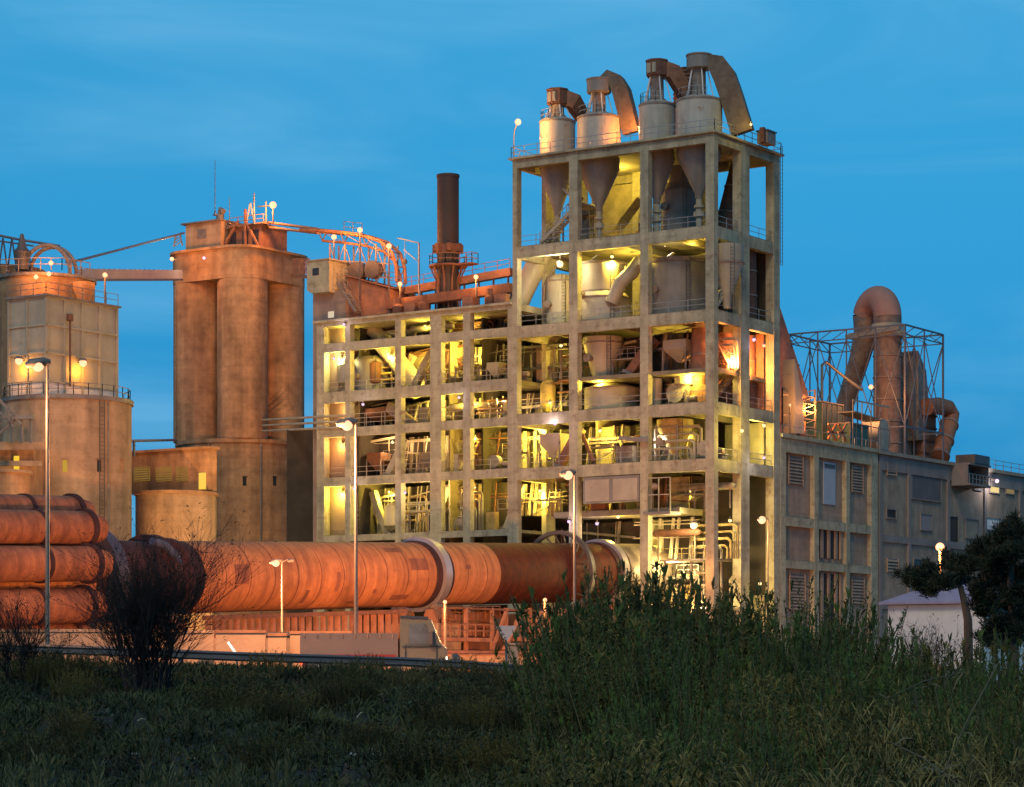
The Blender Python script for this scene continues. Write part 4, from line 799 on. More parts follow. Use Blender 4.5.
# piers and rollers
for b in (-70,-33.5,-2.4):
    t=thing('kiln_pier',{-70:'concrete kiln pier with rollers behind the bare bush',-33.5:'concrete kiln pier with rollers under the bright white tyre',-2.4:'concrete kiln pier with rollers at the foot of the tower'}[b],'pier',(KA,b,0))
    zt4=kz(b)-KR-1.6; MB().box(KA-3.4,KA+3.4,b-1.8,b+1.8,0,zt4).build('block',silo_pale,t,smooth=False)
    for sx in (-1,1):
        MB().lathe((KA+sx*2.15,b-.6,kz(b)-KR-.62),[(.75,0),(.8,.05),(.8,1.15),(.75,1.2)],24,axis=kax).build('roller',steel_mid,t)
        for yy in (b-1.2,b+1.2): MB().extr([(KA+sx*2.15-.9,yy-.2,zt4),(KA+sx*2.15+.9,yy-.2,zt4),(KA+sx*2.15+.4,yy-.2,zt4+1.3),(KA+sx*2.15-.4,yy-.2,zt4+1.3)],(0,.4,0)).build('bearing',rust_pale,t)
    MB().rail([(KA+3.3,b-1.7,zt4),(KA+3.3,b+1.7,zt4)],1.1,1.1,.06).build('railing',rust_pale,t)
t=thing('kiln_drive','kiln drive machinery with motor on a concrete plinth under the gear ring','machine',(KA+4.5,-10.3,0)); MB().box(KA+2.4,KA+7,-13,-7,0,5.6).build('plinth',silo_pale,t,smooth=False); MB().box(KA+3.6,KA+5.4,-11.4,-9.2,5.6,7.3).build('gearbox',rust,t); MB().lathe((KA+4.6,-13,6.5),[(.5,0),(.6,.1),(.6,1.5),(.5,1.6)],16,axis=(0,1,0)).build('motor',steel_mid,t)
# planetary cooler tubes round the lower end
tc=kmat('cooler_tube_paint',(.33,.135,.07),(.2,.085,.05),(.09,.04,.03))
for k,an in enumerate((84,48,12,-24,-60,120,156,192)):
    a_=R(an); rr=5.0; bE=[-77.6,-79.2,-80.3,-80.6,-80,-79,-79,-79][k]; 
    c=Vector((KA+rr*math.cos(a_),bE-45,kz(bE-45)+rr*math.sin(a_)))
    lb=['topmost','second','third','fourth','lowest','upper hidden rear','middle hidden rear','lower hidden rear'][k]
    t=thing('cooler_tube',f'{lb} of the long red brown cooler tubes stacked round the lower kiln end','tube',c,'cooler tubes round the lower kiln end')
    L_=45*math.hypot(1,SL); MB().lathe(c,[(1.32,0),(1.32,L_-1.6),(1.0,L_)],36,axis=kax).build('shell',tc,t)
    for h_ in np.arange(L_-12.5,L_-3,5.6): MB().lathe(c,[(1.3,h_),(1.42,h_+.02),(1.42,h_+.35),(1.3,h_+.37)],36,axis=kax,capb=False,capt=False).build('band',kend,t)
    m=MB(); m.lathe(c,[(1.3,L_-1.9),(1.52,L_-1.88),(1.52,L_-1.45),(1.3,L_-1.43)],36,axis=kax,capb=False,capt=False); m.build('band',kend,t)
t=thing('kiln_hood','dark blue black ring hood round the kiln where the cooler tubes end','hood',(KA,-77,0)); MB().lathe((KA,-77.9,kz(-77.9)),[(KR+.3,0),(4.2,.05),(4.2,1.2),(KR+.3,1.25)],48,axis=kax,capb=False,capt=False).build('ring',mat('blue_black_steel',(.04,.05,.09),.5,.3,1),t); MB().box(KA+2,KA+3.4,-78,-76.6,0,kz(-77)-3.4).build('stand',steel_mid,t)
MB().tube([W(152,541,a=-9)+Vector((0,0,0)),W(165,545,a=-9),W(176,556,a=-9),W(180,566,a=-9)],.3,8).build('blue_pipe',mat('blue_sheet',(.03,.05,.12),.6,.2,1),t)
# comb of concrete posts below the kiln
t=thing('post_colonnade','row of short concrete posts with a capping beam under the kiln','colonnade',W(210,640,a=-7)); m=MB(); 
for px in np.arange(208,404,7.2): v=W(px,640,a=-7.6); m.box(v.x-.16,v.x+.16,v.y-.2,v.y+.2,2,kz(v.y)-KR-.55)
m.build('post',rust_pale,t); a_,b_=W(206,612,a=-7.6),W(404,612,a=-7.6); m=MB(); m.bar((a_.x,a_.y,kz(a_.y)-KR-.35),(b_.x,b_.y,kz(b_.y)-KR-.35),.8,.35); m.build('beam',rust,t)
MB().bar((a_.x,a_.y,3.1),(b_.x,b_.y,3.1),1.2,2.2).build('low_wall',silo_pale,t)
# orange lit service yard right of the white tyre
t=thing('service_platform','orange lit steel service platform with rails and stairs below the kiln','platform',W(500,640,a=-6)); 
def bx(px0,px1,y0_,y1_,a,th,name,mt,par): p_=W(px0,y1_,a=a); q_=W(px1,y1_,a=a); zt__=W(px0,y0_,a=a).z; MB().box(a-th,a,min(p_.y,q_.y),max(p_.y,q_.y),p_.z,zt__).build(name,mt,par,smooth=False)
bx(460,560,607,609,-6,2.5,'deck',rust,t); bx(440,492,637,641,-5,2,'deck',rust_pale,t); bx(520,572,637,641,-5,2,'deck',rust_pale,t); bx(432,580,650,653,-4,2,'deck',rust_pale,t)
m=MB(); 
for px in (444,466,492,506,530,548,560): m.bar(W(px,608,a=-6.1),W(px,668,a=-6.1),.3)
for pa_,pb_ in ((506,492),(520,506),(548,530)): m.bar(W(pa_,612,a=-5.6),W(pb_,650,a=-5.6),.25)
m.build('post',rust_pale,t)
m=MB(); m.rail([W(442,637,a=-4.9),W(492,637,a=-4.9)],1.1,1.2,.08); m.rail([W(521,637,a=-4.9),W(575,637,a=-4.9)],1.1,1.2,.08); m.rail([W(440,619,a=-8),W(500,618,a=-8)],1.1,1.2,.08); m.build('railing',rust_pale,t)
m=MB(); m.tube([W(520,615,a=-5.4),W(513,632,a=-5.4),W(503,650,a=-5.4)],.18,8); m.tube([W(566,611,a=-5),W(540,613,a=-5),W(530,636,a=-5)],.18,8); m.build('pipe',rust_pale,t)
t=thing('machine_hut','dark fronted machine housing with rounded shoulders under the orange platform','machine',W(498,635,a=-8)); bx(488,508,613,650,-8,3,'body',rust,t); bx(493,503,618,630,-7.95,.1,'door',steel_dark,t); bx(516,526,614,648,-8,2,'side_box',steel_dark,t)
bx(444,484,614,636,-9.5,1,'back_panel',rust_pale,t)
t=thing('yard_wall','low orange lit concrete yard wall behind the road right of the sign','wall',W(520,660,a=-1)); bx(432,592,655,682,0,.4,'wall',silo_pale,t); bx(432,592,653.6,655,.1,.6,'coping',rust_pale,t)
t=thing('electric_box','grey electrical cabinet with a sloped lid beside the road sign','cabinet',W(514,664,D=118)); strip(506,518,645,672,118,.6,'body',steel_grey,t); strip(505,519,643,645,118,.8,'lid',steel_mid,t)
plamp(445,602,186,W(445,650,D=186).z,'small lamp on a short post below the kiln, left of the orange platform',900,.22,off=(.2,-1,-.2))
plamp(545,600,200,W(545,640,D=200).z,'small lamp on a short post at the bushes under the dark kiln section',900,.25,off=(.2,-1,-.2))
# ================================================================== SIDE BUILDING (right), face in the plane x = 0
def yb(px,a=0): return W(px,500,a=a).y
SZ=26.5; Y0=TD+.15; Y1=yb(878); Y2=yb(1060)
sb=thing('side_building','long three storey concrete mill building with brown panels right of the tower','building',(0,Y0,0))
MB().box(-20,-.55,Y0,Y1,0,SZ-.4).build('wall',panel_brown,sb,smooth=False)
MB().box(-20,-.35,Y1+.01,Y2,0,SZ-.4).build('wall',panel_brown,sb,smooth=False)
MB().box(-20.2,.25,Y0,Y1-.02,SZ-.4,SZ).build('roof_slab',concrete,sb,smooth=False); MB().box(-20.2,.2,Y1,Y2,SZ-.45,SZ-.05).build('roof_slab',concrete_dim,sb,smooth=False)
def rz(py,px=800): return W(px,py,a=0).z
g=[(Y0,yb(786)),(yb(814.5),yb(819)),(yb(846.5),yb(850)),(yb(871.5),Y1-.02)]
lv=[(0,1.2),(rz(569),rz(561)),(rz(527),rz(518)),(rz(454),SZ-.41)]
for y0,y1 in g: MB().box(-.54,0,y0,y1,0,SZ-.42).build('column',concrete,sb,smooth=False)
for z0,z1 in lv:
    for i in range(3): MB().box(-.53,-.03,g[i][1],g[i+1][0],z0,z1).build('beam',concrete,sb,smooth=False)
def louv(y0,y1,z0,z1,x=-.5,par=sb,n=None,mt=panel_brown):
    f=MB().box(x,x+.05,y0,y1,z0,z1).build('louvre_window',steel_dark,par); m=MB(); n=n or int((z1-z0)/.32)
    for k in range(n):
        z=z0+(z1-z0)*(k+.5)/n; m.extr([(x+.06,y0,z-.1),(x+.2,y0,z-.16),(x+.2,y0,z-.12),(x+.06,y0,z+.1)],(0,y1-y0,0))
    m.box(x+.05,x+.22,y0-.08,y0,z0-.08,z1+.08); m.box(x+.05,x+.22,y1,y1+.08,z0-.08,z1+.08)
    m.build('slats',mt,f)
def zz_(py,px): return W(px,py,a=-.5).z
louv(yb(792),yb(806),zz_(485,800),zz_(458,800)); louv(yb(855),yb(866),zz_(493,861),zz_(467,861)); louv(yb(855),yb(867),zz_(604,861),zz_(579,861)); louv(yb(793),yb(808),zz_(610,800),zz_(575,800))
d=MB().box(-.5,-.42,yb(827),yb(839),zz_(505,833),zz_(463,833)).build('door_panel',mat('pale_blue_sheet',(.3,.36,.42),.6,.15,2),sb); 
MB().box(-.41,-.38,yb(828),yb(838),zz_(469,833),zz_(465,833)).build('vent',steel_dark,d)
for (pt,pb) in ((531,559),(574,640)):
    MB().box(-.6,-.5,yb(820),yb(846),zz_(pb,833),zz_(pt,833)).build('recess',black_m,sb)
    m=MB(); 
    for px in (824,831,838,843): m.box(-.49,-.3,yb(px),yb(px)+.5,zz_(pb,833),zz_(pt,833))
    m.build('mullion',panel_brown,sb)
m=MB()
for y in (yb(786)+.05,yb(819)+.05,yb(850)+.05):
    pass
# second part grid (flush, darker)
g2=[yb(p) for p in (882,911,950,987,1022,1058)]
dimc=mat('dim_concrete',(.225,.195,.18),.9,.2,1,streak=.35)
for y in g2: MB().box(-.34,-.12,y-.35,y+.35,0,SZ-.47).build('column',dimc,sb,smooth=False)
for z0,z1 in ((0,1),(rz(466+14,895)-2.2 if False else 8.6,9.3),(16.2,17.0),(SZ-2.2,SZ-.46)):
    for i in range(5): MB().box(-.34,-.15,g2[i]+.35,g2[i+1]-.35,z0,z1).build('beam',dimc,sb,smooth=False)
def zq(py,px): return W(px,py,a=-.3).z
def win(p0,p1,q0_,q1_,mt,name='window',x=-.34,proud=.06): 
    w=MB().box(x,x+proud,yb(p0),yb(p1),zq(q1_,(p0+p1)/2),zq(q0_,(p0+p1)/2)).build(name,mt,sb)
    y0,y1,z0,z1=yb(p0),yb(p1),zq(q1_,(p0+p1)/2),zq(q0_,(p0+p1)/2); m=MB(); t_=.14
    m.box(x,x+proud+.08,y0-t_,y0,z0-t_,z1+t_); m.box(x,x+proud+.08,y1,y1+t_,z0-t_,z1+t_); m.box(x,x+proud+.08,y0,y1,z1,z1+t_); m.box(x,x+proud+.14,y0,y1,z0-t_,z0); m.build('frame',dimc,w)
    return w
louv(yb(889),yb(898),zq(476,893),zq(463,893),x=-.34); win(889,898,510,518,black_m); louv(yb(889),yb(900),zq(572,893),zq(559,893),x=-.34)
win(914,943,474,500,mat('closed_shutter',(.12,.1,.105),.8,.2,2)); win(923,934,515,530,mat('blind_window',(.24,.2,.2),.8,.1,2)); win(949,960,517,545,black_m,'doorway'); win(976,984,480,490,mat('blind_window',(.2,.17,.17),.8,.1,2)); win(968,980,520,538,panel_brown)
win(992,1001,480,493,emis('lit_yellow_panes',(1,.75,.3),.9)); win(1008,1016,484,494,emis('dull_lit_panes',(1,.75,.3),.22)); win(988,1003,519,530,white_p)
win(1004,1013,520,532,glass_d); win(916,930,560,590,glass_d)
# projecting loading balcony
t=MB(); ya,yb_=yb(953),yb(974); zt5,zb5=zq(466,960),zq(485,960)
t.box(-.2,2.2,ya,yb_,zb5-.25,zb5); t.box(-.2,2.2,ya,yb_,zt5-.1,zt5+.15); t.box(-.2,1.9,ya,ya+.25,zb5,zt5-.1); t.box(-.2,1.9,yb_-.2,yb_,zb5,zt5-.1)
o=t.build('balcony',dimc,sb,smooth=False); m=MB(); m.rail([(2.1,ya,zb5),(2.1,yb_,zb5)],1.1,1,.05); m.build('railing',rail_m,o); MB().box(-.19,2.3,yb(957),yb(972),zt5+.16,zt5+1.2).build('dark_box',steel_dark,sb)
MB().rail([(-.1,yb(980),SZ),(-.1,Y2-1,SZ)],1.1,2.5,.06).rail([(-.1,Y0+.5,SZ),(-.1,Y1,SZ)],.9,3,.05,bars=1).build('railing',rail_m,sb)
p=W(997,481,a=1.0); t=thing('wall_lamp','violet white floodlight by the lit windows on the side building wall','lamp',p); MB().bar(p,(-.2,p.y,p.z+.4),.1).build('bracket',steel_mid,t); MB().ball(p,.25,8).build('bulb',lampW,t); light(t,p+Vector((.3,-.5,-.3)),160,(.9,.8,.8),.3)
# ---- roof of the side building
t=thing('sloping_duct','wide brown sloping duct leaning from the tower down to the side building roof','duct',(-6,TD+1,SZ))
q=[W(776,296,a=-8),W(783,316,a=-8),W(822,437,a=-8),W(782,437,a=-8),W(770,437,a=-8)]; MB().extr([q[0],q[1],q[2],q[4]],(-3.4,0,0)).build('shell',mat('duct_brown',(.3,.15,.1),.75,.3,1,streak=.3,col2=(.15,.08,.06)),t,smooth=False)
m=MB()
for f in (.2,.4,.6,.8): a_=q[1].lerp(q[2],f); m.bar(a_+Vector((.05,0,0)),a_+Vector((-3.5,0,0)),.2)
m.build('stiffener',rust,t)
t=thing('white_duct','white faced leg of a duct standing against the tower at the side roof edge','duct',W(786,430,a=-3)); MB().extr([W(783,360,a=-3.4),W(785,366,a=-3.4),W(791,398,a=-3.4),W(793,434,a=-3.4),W(783,434,a=-3.4)],(1.4,0,0)).build('shell',steel_pale,t,smooth=False); m=MB(); 
for py in (375,395,415): m.bar(W(783,py,a=-1.95),W(791,py,a=-1.95),.1)
m.build('rung',steel_mid,t)
t=thing('scaffold_tower','dark scaffold tower lit deep orange at the foot of the sloping duct','scaffold',W(805,430,a=-2)); m=MB(); 
A=[W(799,434,a=-2.6),W(815,436,a=-2.6)]; zt6=W(805,388,a=-2.6).z
for v in A:
    for o in (0,2): m.bar((v.x-o,v.y,SZ),(v.x-o,v.y,zt6),.18)
for k in range(7):
    z=SZ+(zt6-SZ)*k/7; m.bar((A[0].x,A[0].y,z),(A[1].x,A[1].y,z),.12); m.bar((A[0].x-2,A[0].y,z),(A[1].x-2,A[1].y,z),.12); m.bar((A[0].x,A[0].y,z),(A[1].x,A[1].y,z+.9),.08)
m.build('frame',steel_dark,t); MB().box(A[0].x-1.9,A[0].x-1,A[0].y+.3,A[1].y-.3,SZ,zt6-.5).build('inner_duct',rust_pale,t)
def rbox(px0,px1,pt,a,th,name,lab,cat,mt,z0=SZ,extra=None):
    y0,y1=W(px0,430,a=a).y,W(px1,430,a=a).y; zt__=W((px0+px1)/2,pt,a=a).z
    t=thing(name,lab,cat,(a,y0,z0)); MB().box(a-th,a,y0,y1,z0+.01,zt__).build('body',mt,t,smooth=False)
    m=MB(); m.box(a-th-.1,a+.1,y0-.1,y1+.1,zt__,zt__+.15); n=max(2,int((y1-y0)/1.2))
    for i in range(n+1): y=y0+(y1-y0)*i/n; m.box(a+.002,a+.07,y-.05,y+.05,z0,zt__)
    m.build('trim',steel_mid,t,smooth=False); return t
rbox(822,843,404,-5,4,'green_cabin','dark green sheet cabin left of the gooseneck duct on the side roof','cabin',green_p)
rbox(850,868,425,-1.5,2.5,'green_cabin','low dark green cabin under the orange lit dome on the side roof','cabin',green_p)
rbox(905,925,396,-6,4,'brown_cabin','tall brown clad box right behind the gooseneck duct','cabin',mat('brown_cladding',(.17,.13,.105),.8,.2,2,streak=.3))
c=W(877,440,a=-3.5); c.z=SZ; t=thing('fan_casing','rounded fan casing with a pale lid lit orange below the gooseneck duct','fan',c)
MB().lathe(c+Vector((-1.4,0,2.0)),[(1.2,-.1),(2.2,0),(2.2,2.2),(1.2,2.3)],28,axis=(1,.1,0)).build('casing',steel_pale,t); MB().bar(W(846,412,a=-2.2),W(874,421,a=-2.2),2.2,.15).build('canopy',steel_grey,t); MB().box(c.x-1.6,c.x+1,c.y-1.6,c.y+1.6,SZ,SZ+.6).build('base',steel_mid,t)
for i,(pa_,pb_,aa) in enumerate(((828,836,-1.6),(838,846,-1.2))):
    m=MB(); t=thing('timber_trestle',['left wooden trestle lit orange at the side roof edge','right wooden trestle leaning at the side roof edge'][i],'trestle',W(pa_,437,a=aa)); 
    a0_,a1_=W(pa_,439,a=aa),W(pb_,424,a=aa); a2_,a3_=W(pb_,441,a=aa),W(pa_,424,a=aa); m.bar(a0_,a1_,.2); m.bar(a2_,a3_,.2); m.bar(W(pa_,432,a=aa),W(pb_,433,a=aa),.2); m.build('post',rust_pale,t)
# gooseneck
gc=W(887.5,440,a=-6); gx,gy=gc.x,gc.y; Yg=297; zt7=W(887,283,a=-6).z; gr=1.66
t=thing('gooseneck_duct','huge rusty gooseneck duct arching above the side building roof','duct',(gx,gy,SZ)); Rg=2.35
dv=Vector((-.85,.52,0)).normalized()*Rg*2; arc=[Vector((gx,gy,SZ)),Vector((gx,gy,zt7-gr-Rg-.01))]+[Vector((gx,gy,zt7-gr-Rg))+dv*(1-math.cos(a_))/2+Vector((0,0,Rg*math.sin(a_))) for a_ in np.linspace(.05,2.8,14)]
e=arc[-1]; low=W(845,405,a=gx-8.5); arc2=[e+(low-e)*.12+Vector((.3,0,-.8)),e.lerp(low,.45)+Vector((.3,0,-.6)),low, Vector((low.x-.3,low.y-.4,SZ))]
MB().tube(arc[:2],gr,28,caps=False).build('riser',mat('riser_brown',(.22,.15,.115),.8,.3,1.5,streak=.35,col2=(.13,.08,.06)),t)
gm=mat('bend_red_brown',(.3,.16,.125),.75,.2,1); MB().tube(arc[1:],gr,28,caps=False).build('bend',gm,t); MB().tube([arc[-1]]+arc2,[gr,gr*.9,gr*.74,gr*.68,gr*.68],24,caps=False).build('downcomer',steel_mid,t)
m=MB(); 
for z in np.arange(SZ+2,zt7-6,2.6): m.lathe((gx,gy,z),[(gr,0),(gr+.1,.01),(gr+.1,.16),(gr,.17)],28,capb=False,capt=False)
m.build('band',steel_mid,t); zc7=W(887,331,a=-6).z; m=MB(); m.lathe((gx,gy,zc7-.7),[(gr,0),(gr+.25,.02),(gr+.25,1.5),(gr,1.52)],24,capb=False,capt=False); m.build('collar',steel_pale,t)
m=MB(); m.bar((gx-4.5,gy-1.9,zc7-.6),(gx+2.5,gy-1.9,zc7),.5); m.box(gx-4,gx-2.8,gy-2.3,gy-1.5,zc7-.9,zc7-.2); m.bar((gx+1.6,gy,zc7),(gx+3,gy,zc7-.8),.2); m.build('clamp_arm',steel_grey,t)
t.name='gooseneck_duct'
# lattice cage
t=thing('lattice_cage','open blue grey lattice steel cage surrounding the gooseneck duct','truss',(-8,50,SZ)); ax_,bx_=-16,-1; ay_,by_=W(905,325,a=-1).y,W(943,333,a=-1).y; zt8=W(905,324.6,a=-1).z
cor=[(bx_,ay_),(bx_,by_),(ax_,by_),(ax_,ay_)]; m=MB()
for x,y in cor: m.bar((x,y,SZ),(x,y,zt8),.2)
for z in (zt8,zt8-1.1,SZ+3.4):
    for i in range(4): m.bar((*cor[i],z),(*cor[(i+1)%4],z),.18 if z!=zt8-1.1 else .12)
m.build('frame',blue_steel,t); m=MB()
for i in range(4):
    p_=Vector((*cor[i],0)); q_=Vector((*cor[(i+1)%4],0)); n=4 if i%2 else 3; n=2 if i in (0,2) else 4
    for k in range(n):
        a_=p_.lerp(q_,k/n); b_=p_.lerp(q_,(k+1)/n); m.bar((b_.x,b_.y,SZ),(b_.x,b_.y,zt8),.13); m.bar((a_.x,a_.y,SZ+3.4),(b_.x,b_.y,zt8-1.1),.09); m.bar((b_.x,b_.y,SZ+3.4),(a_.x,a_.y,zt8-1.1),.09)
        for j in range(2): c0=a_.lerp(b_,j/2); c1_=a_.lerp(b_,(j+1)/2); m.bar((c0.x,c0.y,zt8-1.1),(c1_.x,c1_.y,zt8),.08)
m.build('brace',blue_steel,t)
t=thing('bent_pipe_frame','bent dark pipe hoop standing inside the lattice cage, left of the gooseneck','pipe',W(822,400,a=-6)); MB().tube([Vector((W(822,400,a=-6).x,W(822,400,a=-6).y,SZ)),W(822,365,a=-6),W(826,362,a=-6),W(843,376,a=-6),W(862,390,a=-6)],.17,8).build('pipe',blue_steel,t); MB().lathe(W(822,437,a=-6),[(.4,0),(.4,.15)],8).build('foot',steel_dark,t)
# triangular side piece and pipe with ladder, right elbow
t=thing('hopper_wedge','brown wedge shaped housing leaning on the right side of the gooseneck riser','hopper',W(905,400,a=-7)); MB().extr([W(900,352,a=-7),W(908,372,a=-7),W(914,441,a=-7),W(900,441,a=-7)],(2.4,0,0)).build('shell',steel_mid,t,smooth=False); m=MB(); m.bar(W(900,352,a=-4.5),W(914,441,a=-4.5),.15); m.build('rib',rust,t)
t=thing('elbow_duct','orange lit elbow duct curving down at the right end of the roof machinery','duct',W(945,440,a=-3)); pth=[W(926,407,a=-4),W(938,406,a=-3.6),W(947,408,a=-3.3),W(951,415,a=-3.1),W(949,425,a=-3),W(940,457,a=-2.6)]; MB().tube(pth,1.05,20).build('shell',rust_pale,t)
m=MB(); 
for a_,b_ in ((pth[4],pth[5]),): 
    for f in (.0,.5,.97): p_=a_.lerp(b_,f); dd=(b_-a_).normalized()*.12; m.tube([p_-dd,p_+dd],1.2,20)
m.build('flange',steel_mid,t)
t=thing('shelf_tower','rust red ribbed box tower with a caged ladder beside the elbow duct','tower',W(932,440,a=-4.5)); y0,y1=W(924,430,a=-4.5).y,W(936,430,a=-4.5).y; zt9=W(930,403,a=-4.5).z; MB().box(-6.5,-4.5,y0,y1,SZ,zt9).build('body',rust_pale,t,smooth=False); m=MB()
for k in range(6): z=SZ+(zt9-SZ)*k/5; m.box(-6.6,-4.4,y0-.1,y1+.1,z-.12,z+.12)
m.build('shelf',rust,t,smooth=False)
m=MB(); t=thing('roof_railing_frame','pale pipe railing frame in front of the fan casing on the side roof','railing',W(880,430,a=-1)); m.rail([(-.9,yb(852,-1),SZ),(-.9,yb(888,-1),SZ)],5.2,2.2,.09,bars=2); m.build('post',steel_mid,t); MB().bar((-.9,yb(852,-1),SZ+5.2),(-.9,yb(888,-1),SZ+5.2),.16).build('top_rail',steel_pale,t)
plamp(871,387,288,None,'sodium lamp beside the gooseneck duct above the fan casing',700,.4,off=(.8,-1.2,-.6))
t=plamp(808,412,274,None,'small sodium lamp inside the scaffold at the foot of the sloping duct',900,.15,off=(1.4,-.4,.3))
p=W(790,405,a=-1.0); t=thing('post_lamp','sodium lamp low by the white duct at the tower corner','lamp',p); MB().bar(p,(p.x,p.y,SZ),.1).build('post',steel_mid,t); MB().ball(p,.13,6).build('bulb',lampO,t); light(t,p+Vector((.6,.5,.3)),250,SODIUM,.2)
# ================================================================== GROUND, ROAD
def gz(X,Y):
    """height of the ground at camera-frame X, Y"""
    def ss(a,b,t): t=min(1,max(0,(t-a)/(b-a))); return t*t*(3-2*t)
    crest=1.62-.022*(X+14) if X>-14 else 1.62
    crest=max(.7,crest)
    h=.15-.55*ss(6,26,Y); h+= (crest+.4)*ss(34,72,Y)
    h+= (.08-0)*math.sin(X*.8+Y*.37)*ss(3,12,Y)*(1-ss(62,76,Y))+(.13*math.sin(X*1.3-Y*.45)+.10*math.sin(X*.55+Y*.8+1))*ss(30,40,Y)*(1-ss(66,76,Y))
    if Y>76: h=h-.25*ss(76,79,Y)
    if Y>122: h=h*(1-ss(122,140,Y))
    return h
Xs=sorted(set([round(v,2) for v in np.concatenate([np.arange(-60,60.1,1.0),np.linspace(-3000,-60,14),np.linspace(60,3000,14)])])); Ys=sorted(set([round(v,2) for v in np.concatenate([np.arange(-6,146,1.2),np.linspace(150,4000,18),np.linspace(-900,-7,6)])]))
vs=[tuple(K(x,y,gz(x,y))) for y in Ys for x in Xs]; nx=len(Xs); fs=[(j*nx+i,j*nx+i+1,(j+1)*nx+i+1,(j+1)*nx+i) for j in range(len(Ys)-1) for i in range(nx-1)]
soil=mat('soil_and_weeds',(.02,.024,.013),.95,.5,3,bump=.8,col2=(.01,.014,.009),mix=(.35,.6))
struct(MB().add(vs,fs).build('ground',soil))
def sheet(name,pts,mt,dz):
    m=MB()
    for i in range(len(pts)-1):
        (a0_,b0_),(a1_,b1_)=pts[i],pts[i+1]
        n=6; r0=[K(*[a0_[k]+(b0_[k]-a0_[k])*j/n for k in (0,1)]) for j in range(n+1)]; r1=[K(*[a1_[k]+(b1_[k]-a1_[k])*j/n for k in (0,1)]) for j in range(n+1)]
        for j in range(n):
            q=[r0[j],r0[j+1],r1[j+1],r1[j]]
            for v in q:
                X_=(v.x-CX)*CT+(v.y-CY)*ST; Y_=-(v.x-CX)*ST+(v.y-CY)*CT; v.z=gz(X_,Y_)+dz
            m.add(q,[(0,1,2,3)])
    return struct(m.build(name,mt,smooth=False))
def rd(X): return 86+max(0,(X+10))*.12
asph=mat('asphalt',(.05,.05,.05),.85,.2,4)
rx=list(np.arange(-60,62,3.0))
sheet('road',[((x,rd(x)),(x,rd(x)+9)) for x in rx],asph,.05)
sheet('edge_line',[((x,rd(x)+.4),(x,rd(x)+.55)) for x in rx],white_p,.06); sheet('edge_line',[((x,rd(x)+8.4),(x,rd(x)+8.55)) for x in rx],white_p,.06)
sheet('pavement',[((x,rd(x)+9.05),(x,rd(x)+11.5)) for x in rx],concrete_dim,.17)
yard=mat('dusty_yard',(.2,.15,.12),.9,.3,1); struct(MB().add([(-130,-118,.02),(0+30,-118+0,.02),(30,90,.02),(-130,90,.02)],[(0,1,2,3)]).build('works_yard',yard))
# guard rail
def gpt(X,Y,dz=0): return K(X,Y,gz(X,Y)+dz)
t=thing('guard_rail','long galvanised guard rail on posts along the near edge of the road','guard rail',gpt(-10,80)); gp=[]
for px,py in ((-60,639),(0,643),(120,647),(240,652),(338,655),(400,657),(459,660),(567,668),(640,674),(700,680)):
    D=79+max(0,px-200)*.012; v=W(px,py,D=D); gp.append(v)
prof=[(-.0,.0),(.06,.06),(.0,.12),(-.0,.18),(.06,.24),(.0,.3)]
m=MB()
for a_,b_ in zip(gp[:-1],gp[1:]):
    d=(b_-a_).normalized(); nrm=Vector((ST,-CT,0)); 
    for (o0,h0),(o1,h1) in zip(prof[:-1],prof[1:]):
        m.add([a_-nrm*-o0-Vector((0,0,h0)),b_-nrm*-o0-Vector((0,0,h0)),b_-nrm*-o1-Vector((0,0,h1)),a_-nrm*-o1-Vector((0,0,h1))],[(0,1,2,3)])
m.build('beam',mat('guard_rail_zinc',(.13,.12,.12),.45,.2,1,metal=.4),t)
for a_,b_ in zip(gp[:-1],gp[1:]):
    n=max(1,int((b_-a_).length/2.6))
    for k in range(n): c=a_.lerp(b_,(k+.5)/n)+Vector((-ST*.12,CT*.12,0)); MB().bar(c-Vector((0,0,1.1)),c-Vector((0,0,.02)),.12,.12).build('post',pole_m,t)
# concrete barrier wall beyond the road
wall_m=mat('pale_road_wall',(.34,.23,.16),.9,.2,1,streak=.25)
t=thing('road_wall','pale concrete panel wall along the far side of the road on the left','wall',K(-15,100)); 
segs=[(-40,0,631,105),(0,70,632,105),(70,140,632,105),(140,214,633,105),(216,266,633,104),(268,287,636,104),(290,352,634,105),(353,392,637,106),(393,432,641,107)]
for a0_,a1_,tp,D in segs:
    p_=W(a0_+.3,tp,D=D); q_=W(a1_-.3,tp,D=D); c=(p_+q_)/2; MB().obox((c.x,c.y,(c.z+.6)/2),(q_-p_).length,.3,c.z-.6,TH).build('panel',wall_m,t,smooth=False); MB().obox((c.x,c.y,c.z+.06),(q_-p_).length+.02,.4,.12,TH).build('coping',rust_pale if a0_>200 else wall_m,t,smooth=False)
t=thing('roof_box','flat dark roofed kiosk above the road wall by the double headed lamp','kiosk',W(300,650,D=112)); 
def s2(px0,px1,y0_,y1_,D,th,name,mt,par): return strip(px0,px1,y0_,y1_,D,th,name,mt,par)
strip(266,296,636,660,113,3,'body',silo_pale,t); strip(264,298,632.5,636,113,3.4,'roof',steel_dark,t)
